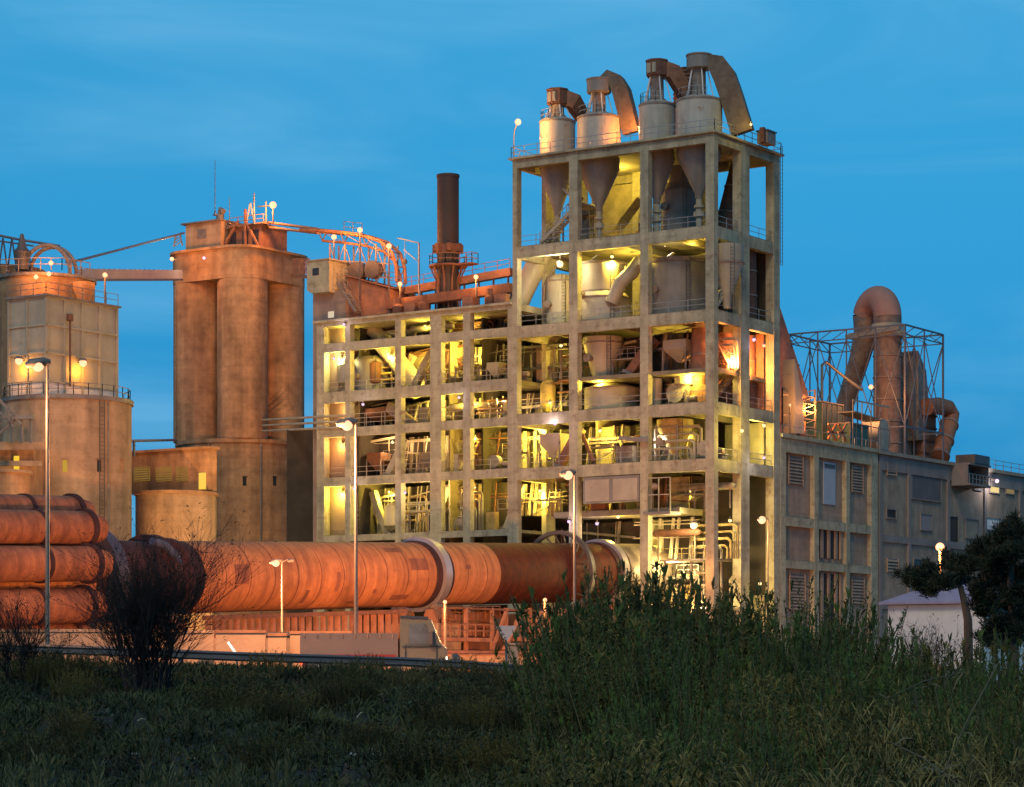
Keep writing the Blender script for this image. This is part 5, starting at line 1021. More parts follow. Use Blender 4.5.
# give way sign seen from behind
p=W(506,674,D=82); p.z=gz(*[((p.x-CX)*CT+(p.y-CY)*ST),82]); t=thing('give_way_sign','inverted triangular road sign on a grey post, pale pink of lamp light in its colour','sign',p); c=W(506.3,633,D=82)
MB().tube([p,Vector((c.x,c.y,c.z+.2))],.04,8).build('post',pole_m,t)
ux=Vector((CT,ST,0)); h=.34; wv=.36; fr=Vector((ST,-CT,0))
tri=[c+ux*wv+Vector((0,0,h*.7)),c-ux*wv+Vector((0,0,h*.7)),c-Vector((0,0,h*.95))]; tri=[v+fr*.06 for v in tri]
def chamf(T,f=.1):
    o=[]
    for i in range(3): a_,b_,c_=T[i-1],T[i],T[(i+1)%3]; o+= [b_.lerp(a_,f),b_.lerp(c_,f)]
    return o
MB().extr(chamf(tri),fr*.02).build('sign_plate',mat('sign_back',(.8,.5,.42),.5,.05,1,bump=0),t,smooth=False)  # pink of the sodium light put into the plate colour
# ---- lorry on the road
Dt=99; p=W(318,672,D=Dt); t=thing('box_lorry','pale box lorry with an olive cab driving on the road behind the guard rail','lorry',W(398,672,D=Dt)); zg=gz((398-512)/FPX*Dt,Dt)+.05
def tb(px0,px1,z0,z1,D0,D1,name,mt,bev=0): a_=W(px0,600,D=D0); b_=W(px1,600,D=D0); c=(a_+b_)/2+Vector((-ST,CT,0))*(D1-D0)/2; return MB().obox((c.x,c.y,zg+(z0+z1)/2),(b_-a_).length,D1-D0,z1-z0,TH).build(name,mt,t,smooth=False)
lor=mat('lorry_box_paint',(.32,.19,.13),.45,.1,1,bump=.02); oliv=mat('olive_cab_paint',(.30,.20,.11),.4,.1,1,bump=.02)
tb(300,398,.95,1.95,Dt,Dt+2.4,'cargo_box',lor); tb(302,440,.62,.92,Dt+.3,Dt+2.1,'chassis',steel_dark)
m=MB(); ca=W(400,600,D=Dt); cb=W(446,600,D=Dt); L_=(cb-ca).length; dz=Vector((0,0,1)); ca.z=zg
pts=[ca+dz*.6,ca+ux*L_+dz*.6,ca+ux*L_+dz*1.35,ca+ux*(L_-.25)+dz*1.6,ca+ux*(L_-.62)+dz*2.5,ca+dz*2.55]
MB().extr(pts,Vector((-ST,CT,0))*2.3).build('cab',oliv,t,smooth=False); cf=Vector((ST,-CT,0))*.02
MB().extr([ca+ux*.35+dz*1.5+cf,ca+ux*(L_-.5)+dz*1.5+cf,ca+ux*(L_-.8)+dz*2.3+cf,ca+ux*.35+dz*2.3+cf],cf*.8).build('side_window',steel_mid,t)
m=MB(); 
for f_ in (.15,.98): m.bar(ca+ux*L_*f_*.82+dz*.7+cf*1.5,ca+ux*L_*f_*.82+dz*1.5+cf*1.5,.04)
m.bar(ca+ux*.1+dz*1.42+cf*1.5,ca+ux*(L_-.2)+dz*1.42+cf*1.5,.05); m.bar(ca+ux*(L_-.55)+dz*1.5+cf*12,ca+ux*(L_-.55)+dz*2.0+cf*12,.18); m.bar(ca+dz*2.6,ca+ux*(L_-.7)+dz*2.55,.1); m.build('door_trim',steel_dark,t)
for px in (318,334,424):
    c=W(px,600,D=Dt); c.z=zg+.48; w=MB().lathe(c+Vector((-ST,CT,0))*.05,[(.44,0),(.48,.05),(.48,.3),(.4,.32)],20,axis=(-ST,CT,0)).build('wheel',steel_dark,t); MB().lathe(c+Vector((-ST,CT,0))*.03,[(.2,0),(.24,.03)],14,axis=(-ST,CT,0)).build('rim',steel_grey,w)
tb(304,396,1.0,1.1,Dt-.03,Dt-.005,'side_marker_strip',mat('red_strip',(.5,.04,.02),.4,0,1,bump=0)); 
c=W(301,600,D=Dt-.02); c.z=zg+.85; MB().obox(c,.1,.1,.25,TH).build('tail_light',emis('tail_light_glow',(1,.05,.02),6),t); MB().obox(ca+ux*L_+dz*.9+Vector((-ST,CT,0))*.3,.08,.4,.25,TH).build('headlight',emis('headlight_glow',(1,.9,.6),6),t)
m=MB(); 
for f in np.linspace(.04,.96,8): a_=W(301,600,D=Dt-.02).lerp(W(397,600,D=Dt-.02),f); m.bar((a_.x,a_.y,zg+1.75),(a_.x,a_.y,zg+1.9),.05)
m.build('box_rib',lor,t)
# ---- street lamps
def street(px,base_py,head_px,head_py,D,label,en,arm=True,double=False,r=.3,zb=None):
    z0=gz((px-512)/FPX*D,D) if zb is None else zb; b=W(px,base_py,D=D); b.z=z0; top=W(px,head_py,D=D); hd=W(head_px,head_py+1,D=D-.1); t=thing('street_lamp',label,'street lamp',b)
    MB().tube([b,b+Vector((0,0,(top.z-z0)*.5)),top+Vector((0,0,.1))],[.085,.07,.045],10).build('pole',pole_m,t); MB().lathe(b,[(.2,0),(.2,.05),(.14,.08),(.14,.7),(.11,.72)],12).build('base',pole_m,t)
    MB().tube([top,top+(hd-top)*.5+Vector((0,0,.12)),hd+(hd-top).normalized()*-.35+Vector((0,0,.1))],.045,8).build('arm',pole_m,t)
    d=(hd-top).normalized(); MB().tube([hd-d*.42+Vector((0,0,.09)),hd-d*.2+Vector((0,0,.12)),hd+d*.25+Vector((0,0,.1)),hd+d*.42+Vector((0,0,.06))],[.08,.16,.17,.08],10,asp=1).build('lamp_head',pole_m,t)
    m=MB(); m.ball(hd,r*.5,8); o=m.build('bulb',lampP,t); 
    if double:
        h2=top-(hd-top)*.9; MB().tube([top,h2+Vector((0,0,.1))],.045,8).build('arm',pole_m,t); MB().tube([h2,h2-(hd-top).normalized()*.4],[.1,.14],8).build('unlit_lamp_head',steel_dark,t)
    light(t,hd+(hd-top).normalized()*1.3+Vector((0,0,-1.3)),en,(1,.42,.16),.25); return t
street(47.5,660,38,365,84,'tallest street lamp at the far left, in front of the cooler tubes',1100,r=.38)
street(356,662,347,424,100,'tall street lamp with orange head before the middle of the kiln',4500,r=.45)
street(574.5,660,568,474,128,'street lamp with orange head standing before the tower left bay',1500,r=.5)
street(282,655,276,562,168,'short double headed street lamp before the left part of the kiln, one head lit',2200,double=True,r=.5,zb=0)
street(768,600,762,519,225,'street lamp seen through the tall rear side bay of the tower',1500,r=.7,zb=0)
p=W(940,547,D=205); p0_=Vector((p.x,p.y,0)); t=thing('street_lamp','street lamp glowing orange above the white shed beside the pine','street lamp',p0_); MB().tube([p0_,p],.1,8).build('pole',pole_m,t); MB().ball(p,.36,8).build('bulb',lampO,t); light(t,p+Vector((.3,-1,-.2)),3500,SODIUM,.4)
p=W(228,642,D=90); q_=W(237,655,D=90); t=thing('tube_lamp','small tilted white tube light on a thin post by the road wall','lamp',q_); MB().bar(Vector((q_.x,q_.y,.9)),q_,.06).build('post',pole_m,t); MB().bar(p,q_,.09).build('tube',emis('pale_tube',(1,.8,.65),1.5),t)
# ---- kiln floodlights: sodium spots on the road wall side aimed at the shell
for px,D,lb,en,am in ((330,150,'sodium floodlight on a low stand aimed at the middle of the kiln',30000,(300,575)),(225,140,'sodium floodlight on a low stand aimed at the left part of the kiln',17000,(215,585)),(455,160,'sodium floodlight on a low stand aimed at the kiln right of the white tyre',14000,(462,575)),(60,130,'sodium floodlight on a low stand aimed at the cooler tubes',7500,(60,585)),(510,170,'sodium floodlight on a low stand aimed at the orange platform',38000,(505,630))):
    b=W(px,670,D=D); b.z=0; h=b+Vector((0,0,2.4 if D<175 else 2)); t=thing('floodlight',lb,'floodlight',b); aim=W(*am,a=-9.2 if px!=510 else -6)
    MB().tube([b,h],.07,8).lathe(b,[(.3,0),(.3,.1)],8).build('stand',pole_m,t); d=(aim-h).normalized(); MB().lathe(h,[(.16,-.3),(.22,-.1),(.34,.2)],14,axis=d,capt=False).build('housing',steel_dark,t); MB().lathe(h+d*.12,[(.28,0),(.28,.02)],14,axis=d).build('lens',lampO,t)
    light(t,h+d*.35,en,(1,.36,.13),.3,spot=52,aim=aim)
for px,D,lb,en,am,cl_ in ((215,238,'floodlight on a low stand behind the kiln aimed at the quadruple silo base',11000,(232,500,292),(1,.52,.17)),(95,214,'floodlight on a low stand aimed at the wide round silo',5000,(78,470,234),(1,.5,.17))):
    b=W(px,670,D=D); b.z=0; h=b+Vector((0,0,2.2)); t=thing('floodlight',lb,'floodlight',b); aim=W(am[0],am[1],D=am[2])
    MB().tube([b,h],.07,8).lathe(b,[(.3,0),(.3,.1)],8).build('stand',pole_m,t); d=(aim-h).normalized(); MB().lathe(h,[(.16,-.3),(.22,-.1),(.34,.2)],14,axis=d,capt=False).build('housing',steel_dark,t); MB().lathe(h+d*.12,[(.28,0),(.28,.02)],14,axis=d).build('lens',lampO,t)
    light(t,h+d*.35,en,cl_,.3,spot=95,aim=aim)
# ================================================================== WHITE SHED
t=thing('white_shed','small white rendered shed with a low purple grey hipped roof behind the reeds','shed',W(935,640,D=165)); a_=W(888,640,D=160); a_.z=0; Lx=6.6; Ly=8; zt10=W(888,605,D=160).z; e=MB().box(a_.x,a_.x+Lx,a_.y,a_.y+Ly,0,zt10).build('wall',white_p,t,smooth=False)
o=.45; x0,x1,y0,y1=a_.x-o,a_.x+Lx+o,a_.y-o,a_.y+Ly+o; cxm,cym=(x0+x1)/2,(y0+y1)/2; zr=zt10+1.9; m=MB(); m.add([(x0,y0,zt10+.01),(x1,y0,zt10+.01),(x1,y1,zt10+.01),(x0,y1,zt10+.01),(x0,y0,zt10+.16),(x1,y0,zt10+.16),(x1,y1,zt10+.16),(x0,y1,zt10+.16),(cxm,cym-.3,zr),(cxm,cym+.3,zr)],[(0,3,2,1),(0,1,5,4),(1,2,6,5),(2,3,7,6),(3,0,4,7),(4,5,8),(5,6,9,8),(6,7,9),(7,4,8,9)]); m.build('roof',roof_m,t,smooth=False)
MB().box(a_.x+3,a_.x+4,a_.y-.03,a_.y+.02,0,2.1).build('door',panel_brown,t)
# ================================================================== VEGETATION (numpy leaf meshes)
def leafmesh(name,mt,P,Dr,Ln,Wd,parent=None,org=None,rng=None,droop=.3):
    """P base points, Dr directions, Ln lengths, Wd widths -> bent two-quad blades"""
    n=len(P); rr=rng.normal(size=(n,3)); S=np.cross(Dr,rr); S/=np.linalg.norm(S,axis=1)[:,None]+1e-9
    M=P+Dr*(Ln*.5)[:,None]; T=P+Dr*Ln[:,None]-np.array([0,0,1])*(Ln*droop)[:,None]; w=(Wd/2)[:,None]
    V=np.stack([P-S*w*.6,P+S*w*.6,M+S*w,M-S*w,T],axis=1).reshape(-1,3); b=np.arange(n)*5
    loops=np.stack([b,b+1,b+2,b+3,b+3,b+2,b+4],axis=1).ravel(); st=np.stack([np.arange(n)*7,np.arange(n)*7+4],axis=1).ravel(); tt=np.tile([4,3],n)
    me=bpy.data.meshes.new(name); me.vertices.add(len(V)); me.vertices.foreach_set('co',V.astype(np.float32).ravel()); me.loops.add(len(loops)); me.loops.foreach_set('vertex_index',loops.astype(np.int32)); me.polygons.add(len(st)); me.polygons.foreach_set('loop_start',st.astype(np.int32)); me.polygons.foreach_set('loop_total',tt.astype(np.int32)); me.update(calc_edges=True)
    o=bpy.data.objects.new(name,me); COL.objects.link(o); me.materials.append(mt)
    if parent is not None: o.parent=parent
    elif org is not None: o.location=org
    return o
def leafmat(name,c,c2,rough=.7,sc=1.2):
    m=mat(name,c,rough,.35,sc,bump=0,col2=c2,mix=(.4,.62),spec=.2); return m
reedA=leafmat('reed_leaf',(.075,.085,.022),(.018,.024,.009)); reedB=leafmat('reed_leaf_olive',(.14,.12,.035),(.05,.052,.016)); reedS=mat('reed_stem',(.07,.065,.025),.7,.2,2,bump=0)
def reed_proto(seed,mt,h=4.0,rad=1.3,ns=130,nl=110,label='',leaf=.14,lw=1.0,dr=.22,up0=.6,up1=3.2):
    rng=np.random.default_rng(seed); t=thing('reed_clump',label,'reeds',(0,0,0),'tall green reeds in the right foreground'); P=[];Dr=[];Ln=[];Wd=[]; m=MB()
    for s_ in range(ns):
        an=rng.uniform(0,6.28); rr=rad*math.sqrt(rng.uniform(0,1)); x,y=rr*math.cos(an),rr*math.sin(an); hh=h*rng.uniform(.55,1.05)*(1-.25*(rr/rad)**2); lean=np.array([math.cos(an),math.sin(an)])*rng.uniform(0,.18)*hh*(rr/rad+.3)+rng.normal(0,.04*hh,2)
        def pt(f): return np.array([x+lean[0]*f*f,y+lean[1]*f*f,hh*f])
        if s_%2==0: m.tube([pt(0),pt(.5),pt(1)],[.018,.014,.006],3,caps=False)
        for l in range(nl):
            f=rng.uniform(.05,1)**.8; p=pt(min(f,1)); a2=rng.uniform(0,6.28); up=rng.uniform(up0,up1); d=np.array([math.cos(a2),math.sin(a2),up]); d/=np.linalg.norm(d)
            P.append(p);Dr.append(d);Ln.append(leaf*rng.uniform(.5,1.5)*(1.15-f*.35));Wd.append(rng.uniform(.016,.032)*lw)
        if rng.uniform()<.3:
            for l in range(9): P.append(pt(.97));Dr.append(np.array([rng.normal(0,.12),rng.normal(0,.12),1.0]));Ln.append(rng.uniform(.2,.42));Wd.append(.03)
    leafmesh('foliage',mt,np.array(P),np.array(Dr),np.array(Ln),np.array(Wd),t,rng=rng,droop=dr); m.build('stem',reedS,t); return t
protos=[reed_proto(1,reedA),reed_proto(2,reedB,h=4.0,rad=1.1,ns=110),reed_proto(3,reedA,h=4.0,rad=1.6,ns=130),reed_proto(4,reedB,h=4,rad=1.4,ns=115,nl=95,leaf=.18)]
fineM=leafmat('fine_bush_leaf',(.08,.135,.036),(.022,.038,.012)); blade=leafmat('long_grass_blade',(.21,.175,.06),(.06,.06,.022))
protos.append(reed_proto(5,fineM,h=4.0,rad=1.5,ns=150,nl=150,leaf=.085,lw=.75,up0=1.0,up1=4)); protos.append(reed_proto(6,blade,h=3.4,rad=1.5,ns=80,nl=22,leaf=.95,lw=.8,dr=.45,up0=.9,up1=3.5))
used_p=[False]*6
# (px centre, py of the top, D, proto, label)
PL=[(608,610,47,0,'leftmost tall reed clump, right of the road sign'),(612,586,46,3,'reed clump with a thin top just left of the middle street lamp foot'),(622,568,45,0,'reed clump of darker leaves right of the middle street lamp foot'),(655,574,45,2,'reed clump below the tower platform walkway'),(684,590,45,3,'reed clump left of the tower corner column'),(612,612,42,2,'shorter reed clump under the dark kiln section'),(630,605,41,1,'shorter reed clump in front of the gear ring bay'),(668,612,41,0,'shorter reed clump before the bright ground floor'),(700,618,41,2,'shorter reed clump before the tower corner'),(790,608,41,0,'shorter reed clump before the tower side bay'),(818,622,41,2,'shorter reed clump before the side building columns'),(606,570,46,2,'tall reed clump under the middle street lamp'),(640,566,46,1,'highest bushy reed clump left of the bright ground floor bay'),(668,580,45,0,'reed clump below the bright ground floor bay of the tower'),(700,598,46,2,'reed clump at the foot of the tower corner column'),
(600,658,40,1,'low reed clump right of the give way sign'),(738,640,47,1,'thinner reed clump just right of the tower corner column'),(768,578,44,3,'pointed reed clump in front of the side bay of the tower'),(792,584,45,2,'reed clump in front of the side building left panels'),(822,602,46,0,'reed clump before the dark recesses of the side building'),(852,626,45,1,'reed clump before the last pale column of the side building'),
(880,636,44,3,'reed clump at the left corner of the white shed'),(915,640,43,0,'low reed clump before the white shed wall'),(950,636,42,2,'reed clump at the foot of the pine'),(985,632,41,1,'reed clump below the pine crown'),(1020,634,40,0,'reed clump at the right edge of the photo, by the pine')]
GEN='dense green reed clump in the mass of reeds filling the lower right foreground'
for (D,y0,xs) in ((38,655,range(606,1060,46)),(31,686,range(604,1060,58)),(25,712,range(590,1080,72)),(18,738,range(560,1100,95))):
    for i,x in enumerate(xs): PL.append((x+random.uniform(-14,14),y0+random.uniform(-24,26)+(26 if 712<x<762 and D>30 else 0),D+random.uniform(-1.5,1.5),random.randrange(4),GEN))
for px,py,D,k,lb in PL:
    if px<640: px+=(640-px)*.28
    X=(px-512)/FPX*D; z0=gz(X,D)-.05; top=W(px,py,D=D).z; k=random.choice((4,4,4,5,k,k)) if (lb==GEN and px<800) else (random.choice((5,5,5,4,k)) if lb==GEN else (4 if (k in (0,2) and random.random()<.75) else k)); sc=(top-z0)/4.0
    o=protos[k] if not used_p[k] else copy_tree(protos[k]); used_p[k]=True; o.location=K(X,D,z0); sx=max(.6,min(1.25,sc*1.35)); o.scale=(sx,sx,sc); o.rotation_euler=(0,0,random.uniform(0,6.28)); o['label']=lb
    if lb==GEN: o['group']='reeds filling the lower right foreground'
WL='low feathery weed clump scattered on the bank between the bare bush and the reeds'
rw=random.Random(77)
for i in range(44):
    px=rw.uniform(215,540) if i<30 else rw.uniform(0,100); D=rw.uniform(40,74); X=(px-512)/FPX*D; o=copy_tree(protos[rw.randrange(4)]); o.location=K(X,D,gz(X,D)-.05); s_=rw.uniform(.25,.55); o.scale=(s_*1.3,s_*1.3,rw.uniform(.12,.24)); o.rotation_euler=(0,0,rw.uniform(0,6.28)); o.name='weed_clump'; o['label']=WL if i<30 else 'low feathery weed clump on the bank left of the bare bush'; o['group']='weed clumps on the bank right of the bush' if i<30 else 'weed clumps on the bank left of the bush'; o['category']='weeds'
for k_,pr in enumerate(protos):
    if not used_p[k_]:
        for ch in kids(pr): bpy.data.objects.remove(ch)
        bpy.data.objects.remove(pr)
# fallen dry canes crossing the lower right reeds
for (a0_,a1_,D,lb) in (((885,700),(965,672),15,'upper dry cane leaning across the right reeds'),((890,742),(960,787),14,'lower dry cane sloping down at the bottom right'),((1000,660),(935,790),15,'steep dry cane bending at the far right reeds')):
    p_=W(*a0_,D=D); q_=W(*a1_,D=D-.6); t=thing('dry_cane',lb,'cane',p_); MB().tube([p_,p_.lerp(q_,.5)+Vector((0,0,.03)),q_],[.003,.005,.003],5).build('stalk',mat('dry_straw',(.09,.08,.04),.8,.2,2,bump=0) if 'straw' not in globals() else straw,t); straw=bpy.data.materials['dry_straw']
    rng=np.random.default_rng(int(D)); n=14; f=rng.uniform(0,1,n); P=np.array([list((p_.lerp(q_,x)-p_)) for x in f]); Dd=rng.normal(size=(n,3)); Dd/=np.linalg.norm(Dd,axis=1)[:,None]; leafmesh('leaf',straw,P,Dd,rng.uniform(.05,.16,n),np.full(n,.012),t,rng=rng)
# bare dark bush
def bare_bush(px,py_top,py_base,D,spread,label,seed,n0=26,dk=(.012,.011,.012)):
    X=(px-512)/FPX*D; b=K(X,D,gz(X,D)); H=W(px,py_top,D=D).z-b.z; t=thing('bare_bush',label,'bush',b); rg=random.Random(seed); m=MB(); tips=[]
    def br(p,d,L,r,lev):
        pts=[p]; rs=[r]
        for i in range(3):
            d=(d+Vector((rg.gauss(0,.12),rg.gauss(0,.12),rg.gauss(.04,.08)))).normalized(); p=p+d*L/3; pts.append(p); rs.append(r*(1-.25*(i+1)))
        m.tube(pts,rs,3,caps=False)
        if lev>0:
            for k in range(rg.choice((4,5,5,6))):
                q=pts[rg.choice((1,2,3))]; dd=(d+Vector((rg.gauss(0,.38),rg.gauss(0,.38),rg.gauss(.08,.25)))).normalized(); br(q,dd,L*rg.uniform(.5,.8),r*.5,lev-1)
        else: tips.append((p,d))
    for k in range(n0):
        an=rg.uniform(0,6.28); s_=rg.uniform(.05,.8)*spread; br(b+Vector((rg.gauss(0,.25),rg.gauss(0,.25),0)),Vector((math.cos(an)*s_,math.sin(an)*s_,1)).normalized(),H*rg.uniform(.38,.56),.03,3)
    m.build('branches',mat('dark_twig',dk,.9,.3,2,bump=0),t,smooth=False)
    rng=np.random.default_rng(seed); n=len(tips); P=np.array([list(p-b) for p,d in tips]); Dd=np.array([list(d) for p,d in tips])+rng.normal(0,.5,(n,3)); Dd/=np.linalg.norm(Dd,axis=1)[:,None]; P=P[::3]; Dd=Dd[::3]; n=len(P); P=np.repeat(P,2,0)+rng.normal(0,.04,(2*n,3)); Dd=np.repeat(Dd,2,0)+rng.normal(0,.4,(2*n,3))
    leafmesh('foliage',leafmat('dark_leaf',(.014,.018,.013),(.01,.011,.01)),P,Dd,rng.uniform(.04,.09,2*n),np.full(2*n,.02),t,rng=rng); return t
bare_bush(150,545,700,60,.42,'large dark bare twiggy bush in front of the kiln at the left',5,n0=44)
bare_bush(18,598,690,62,1.0,'small dark leafy bush at the far left edge below the cooler tubes',6,n0=14)
bare_bush(925,618,650,60,.9,'thin bare shrub in front of the white shed wall',9,n0=8,dk=(.05,.035,.03))
# pine
def pine(px,base,D,label,blobs,seed,trunk):
    X=(px-512)/FPX*D; b=K(X,D,gz(X,D)); t=thing('pine_tree',label,'tree',b); rng=np.random.default_rng(seed); m=MB(); pts=[W(x,y,D=D) for x,y in trunk]; pts[0]=Vector((pts[0].x,pts[0].y,b.z)); m.tube(pts,list(np.linspace(.2,.07,len(pts))),8); P=[];Dr=[]
    for bx_,by_,r,dd in blobs:
        c=W(bx_,by_,D=D+dd); rm=r*D/FPX; near=min(pts,key=lambda q:(q-c).length); m.tube([near,near.lerp(c,.5)-Vector((0,0,.15)),c],[.06,.04,.02],5)
        for q in range(int(20*rm*rm)+14):
            u=rng.normal(size=3); u/=np.linalg.norm(u); pc=np.array(c)+u*rm*rng.uniform(.35,1.0)*np.array([1,1,.62])+rng.normal(0,.1,3); n=95
            vv=rng.normal(size=(n,3)); vv/=np.linalg.norm(vv,axis=1)[:,None]; vv[:,2]+=.35; P.append(pc+vv*.04+rng.normal(0,.06,(n,3))); Dr.append(vv)
    P=np.concatenate(P)-np.array(b); Dr=np.concatenate(Dr); n=len(P); leafmesh('crown',leafmat('pine_needles'+str(seed),(.02,.035,.02),(.01,.018,.014)),P,Dr,rng.uniform(.12,.26,n),np.full(n,.032),t,rng=rng,droop=.05); m.build('trunk',mat('pine_bark',(.06,.045,.035),.9,.3,3),t)
pine(968,650,96,'umbrella shaped dark pine beside the white shed',[(912,579,11,0),(926,572,13,1),(940,583,12,-1),(955,577,14,0),(932,588,8,1),(968,566,15,0),(985,560,16,2),(921,584,8,0),(950,563,10,1)],3,[(969,650),(968,620),(964,600),(960,585),(966,568)])
pine(1010,660,88,'big dark pine rising at the right edge of the photo',[(985,548,15,1),(1003,536,17,0),(1022,530,18,0),(1040,545,24,1),(995,565,18,0),(1015,575,22,1),(1035,590,24,0),(1005,600,18,0),(990,585,15,2),(1025,615,20,0),(1048,570,24,0),(1012,552,18,-1),(1040,620,22,0),(985,608,15,1),(998,622,16,0),(978,592,12,1),(1014,634,18,0),(990,640,13,0),(1003,580,18,2),(1028,605,20,2)],4,[(1014,660),(1014,620),(1010,590),(1012,560),(1010,540)])
# grass bank
def grass(name,label,n,Y0_,Y1_,h0,h1,mt,seed,w=.02,xlim=None,tuft=7,lean=.5):
    rng=np.random.default_rng(seed); Y=np.sqrt(rng.uniform(Y0_**2,Y1_**2,n)); X=rng.uniform(-.235,.235,n)*Y; 
    if xlim: X=np.clip(X,xlim[0]*Y,xlim[1]*Y)+rng.normal(0,.3,n)
    Z=np.array([gz(x,y) for x,y in zip(X,Y)]); dens=np.sin(X*1.3+Y*.4)+np.sin(X*.5-Y*.9)+rng.normal(0,.5,n); keep=dens>-1.9; X,Y,Z=X[keep],Y[keep],Z[keep]; n=len(X); sc=rng.uniform(.6,1.4,n)
    X=np.repeat(X,tuft)+rng.normal(0,.07,n*tuft); Y=np.repeat(Y,tuft)+rng.normal(0,.07,n*tuft); Z=np.repeat(Z,tuft)-.02; sc=np.repeat(sc,tuft); P=np.stack([X*CT-Y*ST,X*ST+Y*CT,Z],1); D_=rng.normal(0,lean,(n*tuft,3)); D_[:,2]=1; D_/=np.linalg.norm(D_,axis=1)[:,None]
    o=leafmesh(name,mt,P,D_,rng.uniform(h0,h1,n*tuft)*sc,np.full(n*tuft,w)*np.maximum(1,Y/40),None,org=(CX,CY,0),rng=rng); return tag(o,label,'grass',kind='stuff')
gA=leafmat('grass_blade',(.06,.074,.026),(.009,.016,.011),sc=.3); gB=leafmat('dry_grass_blade',(.085,.08,.03),(.04,.045,.02),sc=.8); gW=leafmat('weed_leaf',(.045,.075,.045),(.015,.03,.02),sc=2)
grass('bank_grass','dark green rough grass covering the bank below the road',17000,34,77,.22,.5,gA,11)
grass('broad_weeds','broad leaved weeds low among the bank grass',3200,34,66,.12,.25,gW,12,w=.07,tuft=5,lean=1.0)
grass('dry_grass','paler olive grass along the crest of the bank by the guard rail',3800,66,80,.3,.6,gB,13,w=.022,lean=.35)
grass('dry_stalks','scattered pale dry stalks and straw on the bank',160,34,60,.2,.5,mat('straw_bits',(.3,.28,.2),.8,.2,2,bump=0),14,w=.02,tuft=2,lean=1.6)
# spikes at the bottom edge
rngS=random.Random(4); spk=leafmat('spike_leaf',(.09,.10,.05),(.05,.06,.03))
for i in range(22):
    px=rngS.uniform(5,190) if i<14 else rngS.uniform(200,300); D=rngS.uniform(11.5,13); py=rngS.uniform(750,780); X=(px-512)/FPX*D; b=K(X,D,gz(X,D)); top=W(px,py,D=D); H=top.z-b.z
    t=thing('grass_spike','upright pale seed spike in the row along the bottom left edge','plant',b,'seed spikes along the bottom left edge'); rng=np.random.default_rng(900+i); n=260; f=rng.uniform(.25,1,n); an=rng.uniform(0,6.28,n); P=np.stack([np.cos(an)*.012,np.sin(an)*.012,f*H],1); Dd=np.stack([np.cos(an)*.45,np.sin(an)*.45,np.ones(n)],1); Dd/=np.linalg.norm(Dd,axis=1)[:,None]
    leafmesh('spike',spk,P,Dd,rng.uniform(.03,.06,n),np.full(n,.009),t,rng=rng,droop=0)
    if i<1: MB_s=None
    MB().tube([b,b+Vector((rngS.uniform(-.03,.03),0,H*.95))],[.008,.004],4).build('stem',reedS,t)
# pale litter and stones on the bank
lit=mat('pale_litter',(.3,.32,.3),.7,.2,4,bump=0); rg=random.Random(21)
for i,(px,py) in enumerate(((134,742),(330,770),(352,764),(378,744),(400,750),(420,718),(395,733),(440,782),(450,735),(430,745),(295,745),(306,757),(262,700),(245,735),(480,700),(46,720))):
    D=(CZ+.35)*FPX/(py-HOR)*.97; D=min(45,max(16,D)); X=(px-512)/FPX*D; b=K(X,D,gz(X,D)+.06)
    lb=f'pale scrap of litter on the dark bank, {["leftmost of all below the bush","nearest the bottom edge","lower middle","right of the dark gap","middle of the bank","upper right, below the sign","upper middle","bottom right by the reeds","right, close to the reeds","right middle","left middle","between two spikes and the reeds","highest, near the bare bush","under the bare bush","rightmost, under the road sign","at the far left edge"][i]}'
    o=MB(); pts=[]; n=6; c=b; 
    for k in range(n): a_=k*6.28/n; r_=rg.uniform(.05,.12); pts.append(c+Vector((math.cos(a_)*r_,math.sin(a_)*r_,rg.uniform(0,.06))))
    o.extr(pts,Vector((0,0,.02))); tag(o.build('litter',lit,org=b,smooth=False),lb,'litter')
# ================================================================== SKY, SUN, CAMERA
world=bpy.data.worlds.new('World'); scene.world=world; world.use_nodes=True; nt=world.node_tree; N=nt.nodes; L=nt.links; N.clear()
out=N.new('ShaderNodeOutputWorld'); bg=N.new('ShaderNodeBackground'); sky=N.new('ShaderNodeTexSky'); sky.sky_type='NISHITA'; sky.sun_disc=False
to_sun=(Vector((CT,ST,0))*-.20+Vector((-ST,CT,0))*-.92).normalized()
sky.sun_elevation=R(SUN_EL); sky.sun_rotation=math.atan2(to_sun.x,to_sun.y); sky.air_density=1.0; sky.dust_density=.3; sky.ozone_density=4
tc=N.new('ShaderNodeTexCoord'); mp=N.new('ShaderNodeMapping'); mp.inputs['Rotation'].default_value=(0,0,-TH); mp.inputs['Scale'].default_value=(2.2,2.2,11)
L.new(tc.outputs['Generated'],mp.inputs['Vector']); mp2=N.new('ShaderNodeMapping'); mp2.inputs['Rotation'].default_value=(0,R(10),0); L.new(mp.outputs[0],mp2.inputs[0])
n1=N.new('ShaderNodeTexNoise'); n1.inputs['Scale'].default_value=1.6; n1.inputs['Detail'].default_value=5; n1.inputs['Roughness'].default_value=.5; n1.inputs['Distortion'].default_value=.6; L.new(mp2.outputs[0],n1.inputs['Vector'])
rm=N.new('ShaderNodeMapRange'); rm.inputs[1].default_value=.42; rm.inputs[2].default_value=.78; rm.interpolation_type='SMOOTHSTEP'; L.new(n1.outputs['Fac'],rm.inputs[0])
tint=N.new('ShaderNodeMix'); tint.data_type='RGBA'; tint.blend_type='MULTIPLY'; tint.inputs[0].default_value=1; L.new(sky.outputs[0],tint.inputs[6])
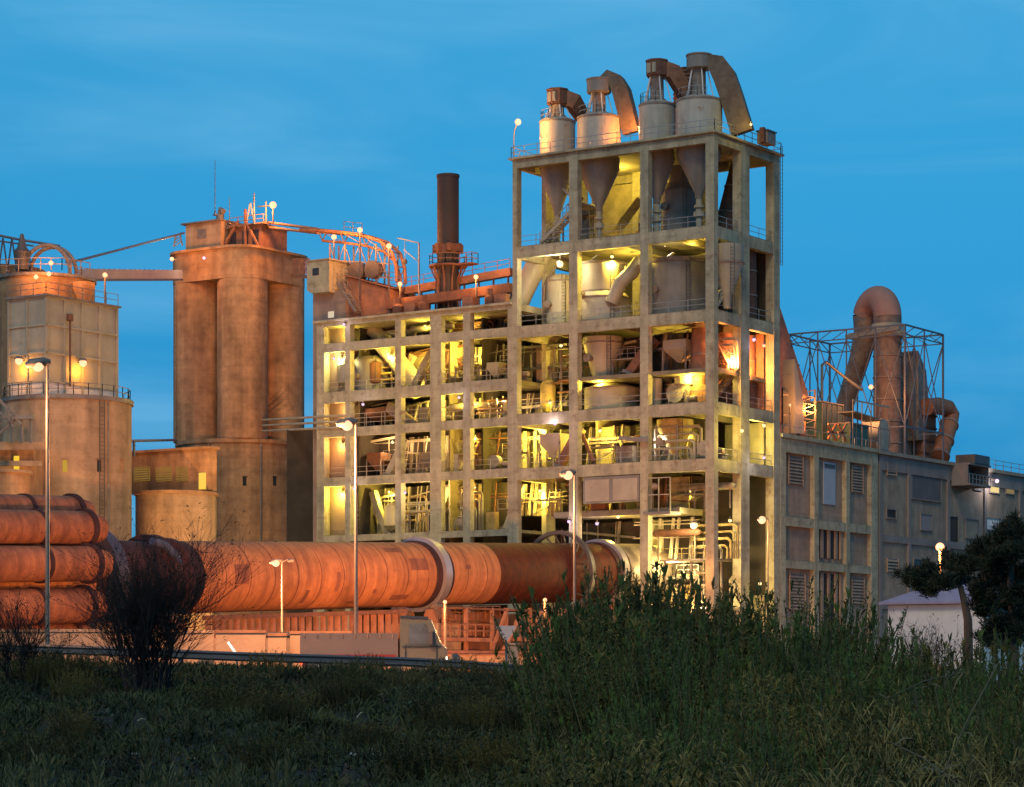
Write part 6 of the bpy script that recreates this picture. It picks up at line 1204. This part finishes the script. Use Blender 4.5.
sx_=N.new('ShaderNodeSeparateXYZ'); L.new(tc.outputs['Generated'],sx_.inputs[0]); zr_=N.new('ShaderNodeMapRange'); zr_.inputs[1].default_value=.08; zr_.inputs[2].default_value=.26; L.new(sx_.outputs[2],zr_.inputs[0])
gr_=N.new('ShaderNodeMix'); gr_.data_type='RGBA'; L.new(zr_.outputs[0],gr_.inputs[0]); gr_.inputs[6].default_value=SKY_LOW; gr_.inputs[7].default_value=SKY_TINT; L.new(gr_.outputs[2],tint.inputs[7])
cl=N.new('ShaderNodeMix'); cl.data_type='RGBA'; sc_=N.new('ShaderNodeMath'); sc_.operation='MULTIPLY'; sc_.inputs[1].default_value=.85; L.new(rm.outputs[0],sc_.inputs[0]); L.new(sc_.outputs[0],cl.inputs[0]); L.new(tint.outputs[2],cl.inputs[6]); cl.inputs[7].default_value=CLOUD
L.new(cl.outputs[2],bg.inputs['Color']); bg.inputs['Strength'].default_value=SKY_ST; L.new(bg.outputs[0],out.inputs['Surface'])
sd=bpy.data.lights.new('sun','SUN'); sd.energy=SUN_ST; sd.angle=R(15); sd.color=(1,.74,.43); so=bpy.data.objects.new('sun',sd); COL.objects.link(so)
sv=Vector((to_sun.x,to_sun.y,math.tan(R(SUN_EL)))).normalized(); so.rotation_euler=sv.to_track_quat('Z','Y').to_euler(); so.location=(0,0,100)
cam=bpy.data.cameras.new('camera'); co=bpy.data.objects.new('camera',cam); COL.objects.link(co); scene.camera=co
co.location=(CX,CY,CZ); co.rotation_euler=(R(90),0,TH); cam.sensor_width=36; cam.lens=FPX/1024*36; cam.shift_y=(HOR-393.5)/1024; cam.clip_start=.1; cam.clip_end=6000
scene.view_settings.view_transform='Standard'; scene.view_settings.look='None'; scene.view_settings.gamma=1; scene.view_settings.exposure=EXPO
scene.render.engine='CYCLES'; cy=scene.cycles; cy.use_denoising=True; cy.max_bounces=5; cy.diffuse_bounces=3; cy.glossy_bounces=2; cy.transmission_bounces=2; cy.sample_clamp_indirect=4; cy.use_light_tree=True; cy.use_adaptive_sampling=True; cy.adaptive_threshold=.015
for o in bpy.data.objects:
    if '_o' in o: del o['_o']
